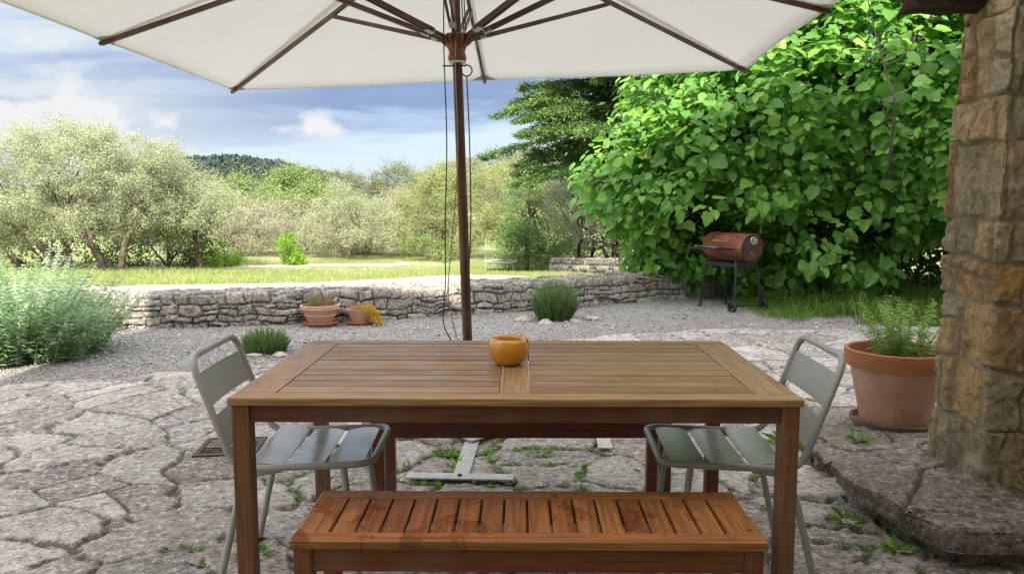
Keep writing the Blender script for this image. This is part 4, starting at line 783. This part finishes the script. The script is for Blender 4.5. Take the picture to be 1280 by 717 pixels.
# ------------------------------------------------------------ dining table
tb = empty('dining_table', (.012, 2.589, 0), -.012, 'brown acacia wood slatted dining table in the middle of the terrace', 'dining table')
W2, D2, ZT = .80, .457, .74
x0, x1 = -W2+.115, W2-.115
for ya, yb_ in ((-D2, -D2+.07), (D2-.07, D2)):
    bm = bmesh.new(); box(bm, -W2, W2, ya, yb_, ZT-.022, ZT, .004); bm_obj('top_rail', bm, WX, tb)
bm = bmesh.new()
bm.free()
for nm_, xa, xb in (('end_board', -W2, x0), ('end_board', x1, W2), ('centre_board', -.042, .042)):
    bm = bmesh.new(); box(bm, xa, xb, -D2+.0715, D2-.0715, ZT-.022, ZT-.0004, .003); bm_obj(nm_, bm, WY, tb)
ns = 10; yy = np.linspace(-D2+.073, D2-.073, ns+1)
bm = bmesh.new()
for a, b in zip(yy, yy[1:]):
    for xa, xb in ((x0+.003, -.045), (.045, x1-.003)): box(bm, xa, xb, a+.003, b-.003, ZT-.020, ZT-.001-.0006*random.Random(a).random(), .0022)
bm_obj('slats', bm, WX, tb)
for ya, yb_ in ((-D2+.018, -D2+.04), (D2-.04, D2-.018)):
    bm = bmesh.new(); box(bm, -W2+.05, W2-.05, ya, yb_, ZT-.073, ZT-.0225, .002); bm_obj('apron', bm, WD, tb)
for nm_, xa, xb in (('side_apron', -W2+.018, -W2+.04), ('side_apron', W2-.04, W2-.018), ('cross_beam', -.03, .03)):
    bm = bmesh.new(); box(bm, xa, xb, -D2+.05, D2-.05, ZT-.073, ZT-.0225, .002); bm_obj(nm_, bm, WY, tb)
for sx in (-1, 1):
    for sy in (-1, 1):
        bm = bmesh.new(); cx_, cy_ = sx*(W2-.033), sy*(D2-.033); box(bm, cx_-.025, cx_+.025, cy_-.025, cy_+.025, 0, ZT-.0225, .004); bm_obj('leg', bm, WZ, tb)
# ------------------------------------------------------------ bowl
bw = empty('bowl', (-.012, 2.60, .7405), 0, 'small round mustard yellow glazed ceramic bowl on the table', 'bowl')
bm = bmesh.new(); lathe(bm, [(0, .0), (.036, .0), (.042, .002), (.056, .016), (.0665, .040), (.0685, .060), (.066, .078), (.061, .087), (.055, .0895), (.050, .087), (.047, .080), (.050, .06), (.048, .03), (.035, .014), (0, .011)], 56)
for v_ in bm.verts:
    a_ = math.atan2(v_.co.y, v_.co.x); f_ = 1+.012*math.sin(a_*3+1)+.006*math.sin(a_*7); v_.co.x *= f_; v_.co.y *= f_; v_.co.z *= 1+.02*math.sin(a_*2)
bm_obj('bowl_body', bm, GLAZE, bw, smooth=True)
# ------------------------------------------------------------ benches
def bench(loc, rz, label):
    t = empty('bench', loc, rz, label, 'bench', 'slatted wooden benches'); w_, d_, zt = .591, .171, .45
    for ya, yb_ in ((-d_, -d_+.055), (d_-.055, d_)):
        bm = bmesh.new(); box(bm, -w_, w_, ya, yb_, zt-.022, zt, .003); bm_obj('seat_rail', bm, BX, t)
    for xa, xb in ((-w_, -w_+.085), (w_-.085, w_)):
        bm = bmesh.new(); box(bm, xa, xb, -d_+.0555, d_-.0555, zt-.022, zt-.0004, .003); bm_obj('end_board', bm, BY, t)
    bm = bmesh.new()
    xs_ = np.linspace(-w_+.089, w_-.089, 17)
    for a, b in zip(xs_, xs_[1:]): box(bm, a+.0035, b-.0035, -d_+.057, d_-.057, zt-.020, zt-.0012, .002)
    bm_obj('slats', bm, BY, t)
    for ya, yb_ in ((-d_+.014, -d_+.036), (d_-.036, d_-.014)):
        bm = bmesh.new(); box(bm, -w_+.052, w_-.052, ya, yb_, zt-.085, zt-.0225, .002); bm_obj('apron', bm, BD, t)
    for nm_, xa, xb in (('side_apron', -w_+.014, -w_+.036), ('side_apron', w_-.036, w_-.014), ('cross_beam', -.02, .02)):
        bm = bmesh.new(); box(bm, xa, xb, -d_+.052, d_-.052, zt-.08, zt-.0225, .002); bm_obj(nm_, bm, BZ, t)
    for sx in (-1, 1):
        for sy in (-1, 1):
            bm = bmesh.new(); cx_, cy_ = sx*(w_-.030), sy*(d_-.030); box(bm, cx_-.023, cx_+.023, cy_-.023, cy_+.023, 0, zt-.0225, .003); bm_obj('leg', bm, BZ, t)
    return t
b1 = bench((.041, 2.032, 0), -.011, 'reddish slatted wooden bench with wet patches in front of the table')
b2 = copy_tree(b1); b2.location = (.038, 3.145, 0); b2.rotation_euler = (0, 0, .0); b2['label'] = 'second wooden bench pushed under the far side of the table'
# ------------------------------------------------------------ chairs
def plate(bm, fn, nu, nv, th=.0035):
    """thin curved sheet: fn(u, v) -> point, extruded along its normal"""
    P_ = [[Vector(fn(i/nu, j/nv)) for j in range(nv+1)] for i in range(nu+1)]
    def nr(i, j):
        a = P_[min(i+1, nu)][j]-P_[max(i-1, 0)][j]; b = P_[i][min(j+1, nv)]-P_[i][max(j-1, 0)]; return a.cross(b).normalized()
    A = [[bm.verts.new(P_[i][j]+nr(i, j)*th/2) for j in range(nv+1)] for i in range(nu+1)]; B = [[bm.verts.new(P_[i][j]-nr(i, j)*th/2) for j in range(nv+1)] for i in range(nu+1)]
    for i in range(nu):
        for j in range(nv): bm.faces.new((A[i][j], A[i+1][j], A[i+1][j+1], A[i][j+1])); bm.faces.new((B[i][j], B[i][j+1], B[i+1][j+1], B[i+1][j]))
    for i in range(nu): bm.faces.new((A[i][0], B[i][0], B[i+1][0], A[i+1][0])); bm.faces.new((A[i][nv], A[i+1][nv], B[i+1][nv], B[i][nv]))
    for j in range(nv): bm.faces.new((A[0][j], A[0][j+1], B[0][j+1], B[0][j])); bm.faces.new((A[nu][j], B[nu][j], B[nu][j+1], A[nu][j+1]))
def make_chair(loc, rz, label):
    t = empty('garden_chair', loc, rz, label, 'chair', 'taupe metal garden chairs'); r = .0115; h = .212
    zs = .442
    def back(z): return -.205-(z-zs)*.36
    bm = bmesh.new()
    pts = [(.235, -h+.035, zs+.012), (.235, h-.035, zs+.012)]
    fr_ = [(back(.795), -h, .795), (back(zs)+.0, -h, zs-.01), (.232, -h, zs+.006), (.232, h, zs+.006), (back(zs)+.0, h, zs-.01), (back(.795), h, .795)]
    tube(bm, rnd(fr_, .062, 6, closed=True), r, 12, closed=True); bm_obj('frame', bm, TAUPE, t, smooth=True)
    for sy in (-1, 1):
        bm = bmesh.new(); y = sy*(h-.002)
        tube(bm, rnd([(-.06, sy*(h-.012), zs-.014), (-.155, sy*(h+.0), zs-.024), (-.195, y, zs-.10), (-.275, sy*(h+.018), .0)], .06, 6), .012, 12); lg_ = bm_obj('rear_leg', bm, TAUPE, t, smooth=True)
        bm = bmesh.new(); tube(bm, [(-.2745, sy*(h+.018), .014), (-.276, sy*(h+.018), .0)], .0155, 12); bm_obj('foot', bm, RUBBER, lg_, smooth=True)
        bm = bmesh.new(); tube(bm, [(.14, sy*(h-.006), zs-.002), (.165, sy*(h+.006), .22), (.195, sy*(h+.016), 0)], .0115, 12); lg_ = bm_obj('front_leg', bm, TAUPE, t, smooth=True)
        bm = bmesh.new(); tube(bm, [(.194, sy*(h+.016), .014), (.195, sy*(h+.016), .0)], .0155, 12); bm_obj('foot', bm, RUBBER, lg_, smooth=True)
    for z0_, z1_ in ((.634, .738), (.500, .602)):
        bm = bmesh.new(); plate(bm, lambda u, v: (back(z0_+(z1_-z0_)*v)-.002-.009*(1-(2*u-1)**2), (2*u-1)*(h-.004), z0_+(z1_-z0_)*v), 14, 3); bm_obj('back_panel', bm, TAUPE, t, smooth=True)
    for k in range(3):
        xa = -.172+k*.128; bm = bmesh.new()
        plate(bm, lambda u, v: (xa+.114*u, (2*v-1)*(h-.004), zs+.010-.005*(1-(2*v-1)**2)-.008*math.sin(math.pi*min(1, max(0, (xa+.114*u+.17)/.37)))+.006*(u-.5)**2*0-.005*(abs(2*u-1)**3)), 6, 12)
        bm_obj('seat_slat', bm, SEATM, t, smooth=True)
    return t
c1 = make_chair((-.685, 2.655, 0), R(1), 'taupe metal chair on the left side of the table, facing right')
c2 = copy_tree(c1); c2.location = (.72, 2.65, 0); c2.rotation_euler = (0, 0, math.pi+R(-2)); c2['label'] = 'taupe metal chair on the right side of the table, facing left'
for o in (c1, c2):
    for k_ in o.children:
        if k_.name.startswith('rear_leg') or k_.name.startswith('front_leg'): pass

# ------------------------------------------------------------ parasol
BX_, BY_ = -.223, 4.179
axv = Vector((-.0308, .0155, 1)).normalized(); uv = Vector((math.cos(-.0516), math.sin(-.0516), 0)); uv = (uv-axv*uv.dot(axv)).normalized(); vv = axv.cross(uv)
pr_ = empty('parasol', (BX_, BY_, 0), 0, 'large rectangular cream canvas parasol on a dark wooden pole over the table', 'parasol')
pr_.matrix_world = Matrix.Translation((BX_, BY_, 0)) @ Matrix((uv, vv, axv)).transposed().to_4x4()
HR, HT, PA, PB = 2.172, 2.72, 1.90, 1.727
bm = bmesh.new(); tube(bm, [(0, 0, .02), (0, 0, .9), (0, 0, 1.3)], .026, 20); tube(bm, [(0, 0, 1.3), (0, 0, 2.7)], .0255, 20)
bm_obj('pole', bm, PW, pr_, smooth=True)
tips = [(PA, 0), (PA, PB), (0, PB), (-PA, PB), (-PA, 0), (-PA, -PB), (0, -PB), (PA, -PB)]
# canopy: each of the eight panels sags a little between its ribs
bm = bmesh.new(); nr_, nc_ = 16, 12
for k in range(8):
    a = Vector((*tips[k], HR)); b = Vector((*tips[(k+1) % 8], HR)); top_ = Vector((0, 0, HT+.03)); G = []
    for i in range(nr_+1):
        f = .012+(1-.012)*i/nr_; row = []
        for j in range(nc_+1):
            g_ = j/nc_; e_ = a.lerp(b, g_); e_ = e_-Vector((e_.x, e_.y, 0)).normalized()*.055*4*g_*(1-g_) if True else e_
            p_ = top_.lerp(e_, f); p_.z -= .035*4*g_*(1-g_)*f**1.5*.5; p_.z += .019+.012*math.sin(math.pi*f)
            row.append(bm.verts.new(p_))
        G.append(row)
    for i in range(nr_):
        for j in range(nc_): bm.faces.new((G[i][j], G[i][j+1], G[i+1][j+1], G[i+1][j]))
bmesh.ops.remove_doubles(bm, verts=bm.verts[:], dist=.0006)
cn = bm_obj('canopy', bm, CANV, pr_, smooth=True)
so_ = cn.modifiers.new('thick', 'SOLIDIFY'); so_.thickness = .0015
bm = bmesh.new()
for k in range(8):
    a = Vector((*tips[k], HR)); b = Vector((*tips[(k+1) % 8], HR)); rows = []
    for j in range(17):
        g_ = j/16; e_ = a.lerp(b, g_); e_ = e_-Vector((e_.x, e_.y, 0)).normalized()*.055*4*g_*(1-g_); zz = HR+.019-.0175*4*g_*(1-g_)
        ins = Vector((e_.x, e_.y, 0)).normalized()*.022; rows.append((bm.verts.new((e_.x, e_.y, zz-.003)), bm.verts.new((e_.x-ins.x, e_.y-ins.y, zz+.0015))))
    for A, B in zip(rows, rows[1:]): bm.faces.new((A[0], B[0], B[1], A[1]))
bm_obj('hem', bm, CANV, cn, smooth=True)
SEAM = simple('seam_cloth', (.62, .60, .55), .9, 0, .06, 40, .2); PATCH = simple('tan_corner_patch', (.50, .43, .32), .9)
for k, (tx, ty) in enumerate(tips):
    d_ = Vector((tx, ty, 0)).normalized(); sd = Vector((-d_.y, d_.x, 0)); Ln = math.hypot(tx, ty); bm = bmesh.new(); rows = []
    for q in range(25):
        f = .05+.945*q/24; zc = (HT+.03)*(1-f)+HR*f+.019+.012*math.sin(math.pi*f)-.003
        c_ = d_*Ln*f; rows.append([bm.verts.new((c_.x+sd.x*o_, c_.y+sd.y*o_, zc-abs(o_)*.02)) for o_ in (-.024, .024)])
    for A, B in zip(rows, rows[1:]): bm.faces.new((A[0], B[0], B[1], A[1]))
    bm_obj('seam_band', bm, CANV, cn)
    bm = bmesh.new(); a_ = Vector((tx, ty, HR+.013)); p0_ = tips[k-1]; p1_ = tips[(k+1) % 8]
    e0 = (Vector((*p0_, HR))-Vector((tx, ty, HR))).normalized(); e1 = (Vector((*p1_, HR))-Vector((tx, ty, HR))).normalized(); inn = -d_*.10+Vector((0, 0, .026))
    vs = [bm.verts.new(a_), bm.verts.new(a_+e0*.10-d_*.012), bm.verts.new(a_+inn), bm.verts.new(a_+e1*.10-d_*.012)]
    bm.faces.new((vs[0], vs[1], vs[2])); bm.faces.new((vs[0], vs[2], vs[3])); bm_obj('corner_patch', bm, PATCH, cn)
def bar(bm, a, b, w_, h_, bev=.002, ext=(0, 0)):
    a = Vector(a); b = Vector(b); d_ = (b-a).normalized(); sd = d_.cross(Vector((0, 0, 1))).normalized(); up = sd.cross(d_); Ln = (b-a).length
    mt = Matrix((d_, sd, up)).transposed().to_4x4(); mt.translation = a
    box(bm, -ext[0], Ln+ext[1], -w_/2, w_/2, -h_/2, h_/2, bev, mt)
PWX = wood_mat('parasol_rib_wood', 0, (.045, .016, .010), (.09, .033, .021), (.13, .05, .032), .4)
HUBM = simple('orange_brown_hub', (.22, .075, .035), .45, 0, .2, 30, .1)
for k, (tx, ty) in enumerate(tips):
    tip = Vector((tx, ty, HR+.002)); top_ = Vector((0, 0, HT-.03)); d_ = Vector((tx, ty, 0)).normalized()
    a = top_+d_*.05; bm = bmesh.new(); bar(bm, a, tip, .018, .026, .002); rb = bm_obj('rib', bm, PWX, pr_)
    bm = bmesh.new(); bar(bm, tip-(tip-a).normalized()*.012+Vector((0, 0, .0)), tip+(tip-a).normalized()*.010, .021, .016, .003); bm_obj('rib_tip', bm, RUBBER, rb)
    # strut from the runner up to the middle of the rib
    r0_ = Vector((d_.x*.062, d_.y*.062, 2.115)); mid = a.lerp(tip, .43)-Vector((0, 0, .02)); bm = bmesh.new()
    sd = (mid-r0_).normalized().cross(Vector((0, 0, 1))).normalized()
    for q in (-1, 1): bar(bm, r0_+(mid-r0_).normalized()*.09+sd*q*.0125, mid+sd*q*.0125, .011, .024, .0015)
    st = bm_obj('strut', bm, PWX, pr_)
    bm = bmesh.new(); bar(bm, r0_, r0_+(mid-r0_).normalized()*.10, .014, .022, .0015); bm_obj('strut_end', bm, PWX, st)
    bm = bmesh.new(); bar(bm, r0_+(mid-r0_).normalized()*.085, r0_+(mid-r0_).normalized()*.130, .036, .027, .002); bm_obj('bracket', bm, BRACK, st)
# runner hub and crown hub
bm = bmesh.new(); lathe(bm, [(.027, 2.135), (.060, 2.140), (.066, 2.135), (.066, 2.105), (.056, 2.085), (.046, 2.065), (.041, 2.045), (.048, 2.030), (.048, 2.012), (.042, 2.004), (.027, 2.004)], 24)
hb = bm_obj('runner_hub', bm, HUBM, pr_, smooth=True)
bm = bmesh.new()
for k in range(16): a = k*math.pi/8+.1; bar(bm, (math.cos(a)*.045, math.sin(a)*.045, 2.10), (math.cos(a)*.074, math.sin(a)*.074, 2.125), .010, .045, .002)
bm_obj('hub_teeth', bm, HUBM, hb)
bm = bmesh.new(); lathe(bm, [(.027, 2.004), (.043, 2.003), (.044, 1.992), (.027, 1.990)], 24); bm_obj('hub_collar', bm, CANV if False else BRACK, hb, smooth=True)
bm = bmesh.new(); lathe(bm, [(.02, 2.64), (.07, 2.64), (.075, 2.67), (.07, 2.70), (.02, 2.70)], 24); bm_obj('crown_hub', bm, HUBM, pr_, smooth=True)
# pin with hook and ring
bm = bmesh.new(); tube(bm, [(-.075, -.03, 1.978), (.05, -.03, 1.975)], .004, 8); tube(bm, [(.05+.028*math.cos(a)+.0, -.03, 1.95+.028*math.sin(a)) for a in np.linspace(1.9, -3.6, 22)], .0035, 8); bm_obj('pin', bm, IRONB, pr_, smooth=True)
# cords (given in the parasol's own frame)
def cordp(pts, r, m_, nm='cord'):
    bm = bmesh.new(); P_ = [Vector(p_) for p_ in pts]; o = []
    for i in range(len(P_)-1):
        p0, p1_, p2_, p3_ = P_[max(i-1, 0)], P_[i], P_[i+1], P_[min(i+2, len(P_)-1)]
        for s_ in range(8):
            t_ = s_/8; o.append(.5*((2*p1_)+(-p0+p2_)*t_+(2*p0-5*p1_+4*p2_-p3_)*t_*t_+(-p0+3*p1_-3*p2_+p3_)*t_**3))
    o.append(P_[-1]); tube(bm, o, r, 6); bm_obj(nm, bm, m_, pr_, smooth=True)
cordp([(-.035, -.06, 2.62), (-.058, -.07, 2.1), (-.062, -.07, 1.6), (-.085, -.07, 1.2), (-.098, -.07, .86), (-.118, -.07, .66), (-.09, -.07, .57), (-.045, -.06, .50)], .0034, CORD)
cordp([(.0, -.066, 2.3), (.004, -.068, 2.1), (-.008, -.035, 1.95), (-.012, -.034, 1.5), (-.055, -.05, 1.1), (-.088, -.05, .80), (-.06, -.05, .60), (-.03, -.045, .50)], .0032, CORDL)
cordp([(.05, -.04, 1.92), (.053, -.04, 1.6), (.046, -.04, 1.2), (.028, -.035, .95), (.018, -.032, .7), (.014, -.03, .5), (.012, -.03, .12)], .0036, CORD)
cordp([(.03, -.05, 2.65), (.036, -.055, 2.4), (.044, -.055, 2.15)], .0034, CORD); cordp([(.045, -.045, 2.65), (.050, -.05, 2.4), (.054, -.055, 2.15)], .0034, CORD)
# stand
ps = empty('parasol_stand', (BX_+.02, BY_+.0, .022), R(-2), 'galvanised steel cross stand of the parasol lying on the paving under the table', 'parasol stand')
for k in range(4):
    a = k*math.pi/2-math.pi/2+R(-1); c_, s_ = math.cos(a), math.sin(a); mt = Matrix.Rotation(a, 4, 'Z')
    bm = bmesh.new(); box(bm, .05, .70, -.037, .037, -.006, .004, .001, mt); am = bm_obj('arm', bm, GALV, ps)
    bm = bmesh.new(); box(bm, .655, .728, -.245, .245, .0045, .012, .001, mt); bm_obj('end_plate', bm, GALV, am)
    bm = bmesh.new(); v0 = mt @ Vector((.69, 0, .012)); lathe(bm, [(.011, 0), (.011, .007), (.007, .009), (0, .009)], 6, v0.x, v0.y, v0.z); bm_obj('bolt', bm, RI, am)
bm = bmesh.new(); box(bm, -.13, .13, -.13, .13, .0125, .02, .001, Matrix.Rotation(math.pi/4, 4, 'Z')); bm_obj('centre_plate', bm, GALV, ps)
bm = bmesh.new(); lathe(bm, [(.0265, .0205), (.033, .0205), (.033, .30), (.0265, .30)], 24); bm_obj('pole_sleeve', bm, GALV, ps, smooth=True)

# ------------------------------------------------------------ barbecue
bq = empty('barbecue', (2.60, 9.32, .0), R(-64), 'rust brown barrel barbecue on black wheeled legs in front of the fig', 'barbecue')
Lb, Rb, Zb = .33, .165, .735      # local +X end faces the viewer, -Y is the front with shelf and handle
def barrel(bm, a0, a1, r, xh, seg=24, thick=.004):
    for rr, fl in ((r, 0), (r-thick, 1)):
        A = [[bm.verts.new((x, math.cos(q)*rr, Zb+math.sin(q)*rr)) for q in np.linspace(a0, a1, seg)] for x in (-xh, -xh*.5, 0, xh*.5, xh)]
        for P_, Q_ in zip(A, A[1:]):
            for k in range(seg-1): bm.faces.new((P_[k], P_[k+1], Q_[k+1], Q_[k]))
bm = bmesh.new(); barrel(bm, .0, math.pi, Rb, Lb); lid = bm_obj('lid', bm, RUST, bq, smooth=True)
bm = bmesh.new(); barrel(bm, math.pi, 2*math.pi, Rb-.003, Lb); bd = bm_obj('firebox', bm, RUST, bq, smooth=True)
def endcap(x, a0, a1, par, rr):
    bm = bmesh.new(); arc = [(x, math.cos(q)*rr, Zb+math.sin(q)*rr) for q in np.linspace(a0, a1, 24)]; s_ = 1 if x > 0 else -1
    A = [bm.verts.new(p_) for p_ in arc]; B = [bm.verts.new((p_[0]+s_*.018, p_[1]*.93, Zb+(p_[2]-Zb)*.93)) for p_ in arc]
    for k in range(23): bm.faces.new((A[k], A[k+1], B[k+1], B[k]))
    bm.faces.new(B); bm.faces.new((A[0], B[0], B[-1], A[-1])); bm_obj('end_cap', bm, ENDC, par)
for x in (-Lb, Lb): endcap(x, .01, math.pi-.01, lid, Rb-.001); endcap(x, math.pi+.01, 2*math.pi-.01, bd, Rb-.004)
bm = bmesh.new(); tube(bm, [(x, -Rb-.004, Zb+.0) for x in (-Lb, 0, Lb)], .006, 6); tube(bm, [(Lb+.012, math.cos(q)*(Rb+.001), Zb+math.sin(q)*(Rb+.001)) for q in np.linspace(0, math.pi, 18)], .005, 6); bm_obj('seam', bm, RUST, lid, smooth=True)
def vent(z_, m_, par, y_=0.01):
    bm = bmesh.new(); x_ = Lb+.018; r_ = .042
    for k in range(5):
        a0 = k*2*math.pi/5; 
        P0 = [(x_+.004, y_+math.cos(a0+t_)*rr, z_+math.sin(a0+t_)*rr) for rr, t_ in ((.012, .18), (.034, .20), (.034, .95), (.012, .9))]
    # ring with spokes
    tube(bm, [(x_+.005, y_+math.cos(q)*r_, z_+math.sin(q)*r_) for q in np.linspace(0, 2*math.pi, 24, endpoint=False)], .007, 6, closed=True)
    for k in range(5): a0 = k*2*math.pi/5+.3; tube(bm, [(x_+.005, y_, z_), (x_+.005, y_+math.cos(a0)*r_, z_+math.sin(a0)*r_)], .008, 6)
    lathe_v = [(0, 0)]; tube(bm, [(x_+.002, y_, z_), (x_+.012, y_, z_)], .012, 10)
    bm_obj('vent', bm, m_, par, smooth=True)
vent(Zb+.088, STEEL, lid); vent(Zb-.078, RUST, bd)
bm = bmesh.new(); tube(bm, [(-.07, -Rb-.055, Zb+.075), (.09, -Rb-.055, Zb+.075)], .013, 10); hd = bm_obj('handle', bm, WX, lid, smooth=True)
bm = bmesh.new()
for x in (-.05, .07): tube(bm, [(x, -Rb+.012, Zb+.07), (x, -Rb-.055, Zb+.075)], .006, 8)
bm_obj('handle_bracket', bm, STEEL, lid)
bm = bmesh.new()
box(bm, -.30, .20, -Rb-.235, -Rb-.215, Zb-.022, Zb-.006, .002); box(bm, -.30, .20, -Rb-.02, -Rb-.008, Zb-.022, Zb-.006, .002)
for k in range(12): x = -.30+k*.0445; box(bm, x, x+.012, -Rb-.214, -Rb-.021, Zb-.016, Zb-.008, .001)
bm_obj('front_shelf', bm, IRONB, bq)
for x in (-.2, .12): bm = bmesh.new(); tube(bm, [(x, -Rb-.18, Zb-.02), (x, -Rb+.02, Zb-.13)], .006, 8); bm_obj('shelf_bracket', bm, IRONB, bq)
# frame and legs
for sx in (-1, 1):
    for sy in (-1, 1):
        bm = bmesh.new(); wheel = sx > 0; tube(bm, rnd([(sx*.20, sy*.10, Zb-.145), (sx*.235, sy*.14, Zb-.15), (sx*.27, sy*.165, .45), (sx*.30, sy*.20, .06 if wheel else .0)], .05, 4), .014, 10)
        lg_ = bm_obj('leg', bm, IRONB, bq, smooth=True)
        if not wheel: bm = bmesh.new(); tube(bm, [(sx*.2995, sy*.2, .03), (sx*.30, sy*.20, 0)], .018, 10); bm_obj('foot', bm, RUBBER, lg_, smooth=True)
for sx in (-1, 1): bm = bmesh.new(); box(bm, sx*.245-.005, sx*.245+.005, -.145, .145, Zb-.235, Zb-.165, .002); bm_obj('cross_bar', bm, IRONB, bq)
for sy in (-1, 1): bm = bmesh.new(); box(bm, -.24, .24, sy*.15-.005, sy*.15+.005, Zb-.225, Zb-.175, .002); bm_obj('side_bar', bm, IRONB, bq)
bm = bmesh.new(); tube(bm, [(.30, -.25, .07), (.30, .25, .07)], .008, 8); bm_obj('axle', bm, IRONB, bq)
bm = bmesh.new(); tube(bm, [(-.292, -.185, .11), (.29, -.19, .075)], .005, 8); tube(bm, [(-.292, .185, .11), (.29, .19, .075)], .005, 8); tube(bm, [(-.292, -.185, .11), (-.292, .185, .11)], .005, 8)
bm_obj('bottom_frame', bm, IRONB, bq)
for sy in (-1, 1):
    we = bpy.data.objects.new('wheel', None); col.objects.link(we); we.parent = bq; we.location = (.30, sy*.235, .070); we.empty_display_size = .05
    bm = bmesh.new(); tube(bm, [(math.cos(q)*.056, 0, math.sin(q)*.056) for q in np.linspace(0, 2*math.pi, 28, endpoint=False)], .0145, 8, closed=True)
    for v_ in bm.verts: v_.co.y *= 1.35
    bm_obj('tyre', bm, RUBBER, we, smooth=True)
    bm = bmesh.new(); tube(bm, [(0, -.02, 0), (0, .02, 0)], .016, 12)
    for k in range(6): a = k*math.pi/3; tube(bm, [(0, 0, 0), (math.cos(a)*.05, 0, math.sin(a)*.05)], .006, 6)
    bm_obj('rim', bm, IRONB, we)
tg = empty('tongs', (0, 0, 0), 0, 'steel barbecue tongs lying on the front shelf of the barbecue', 'tongs'); bm = bmesh.new()
tube(bm, [(-.26, -.30, Zb+.004), (0, -.325, Zb+.006), (.10, -.33, Zb+.004)], .005, 8); tube(bm, [(-.26, -.30, Zb+.004), (0, -.285, Zb+.006), (.10, -.29, Zb+.004)], .005, 8)
tube(bm, [(-.29+.02*math.cos(q), -.30+.02*math.sin(q), Zb+.004) for q in np.linspace(0, 6.28, 12, endpoint=False)], .004, 6, closed=True); bm_obj('tong_arms', bm, STEEL, tg, smooth=True)
tg.matrix_world = Matrix.Translation((2.60, 9.32, 0)) @ Matrix.Rotation(R(-64), 4, 'Z')

# ------------------------------------------------------------ far small things
tm = empty('trampoline', (-.30, 22.2, T(-.3, 22.2)), 0, 'small round mini trampoline standing on the grass right of the parasol pole', 'trampoline')
bm = bmesh.new(); tube(bm, [(math.cos(q)*.47, math.sin(q)*.47, .25) for q in np.linspace(0, 2*math.pi, 40, endpoint=False)], .02, 8, closed=True); bm_obj('ring', bm, GALV, tm, smooth=True)
bm = bmesh.new(); lathe(bm, [(0, .235), (.36, .245), (.36, .249), (0, .239)], 40); bm_obj('jumping_mat', bm, simple('grey_mat', (.16, .16, .15), .7), tm, smooth=True)
bm = bmesh.new(); lathe(bm, [(.37, .262), (.46, .285), (.50, .262), (.49, .25)], 40); bm_obj('spring_cover', bm, simple('pale_cover', (.50, .50, .44), .7), tm, smooth=True)
for k in range(6): a = k*math.pi/3+.3; bm = bmesh.new(); tube(bm, [(math.cos(a)*.46, math.sin(a)*.46, .25), (math.cos(a)*.46, math.sin(a)*.46, 0)], .016, 8); bm_obj('leg', bm, GALV, tm, smooth=True)
bm = bmesh.new(); tube(bm, [(0, 0, 0), (.01, 0, .5), (0, 0, .9)], .012, 8)
o = bm_obj('post', bm, BARKW, smooth=True); o.location = (-.72, 21.4, T(-.72, 21.4)); tag(o, 'thin pale wooden post standing at the left of the trampoline', 'post')
sc.render.engine = 'CYCLES'
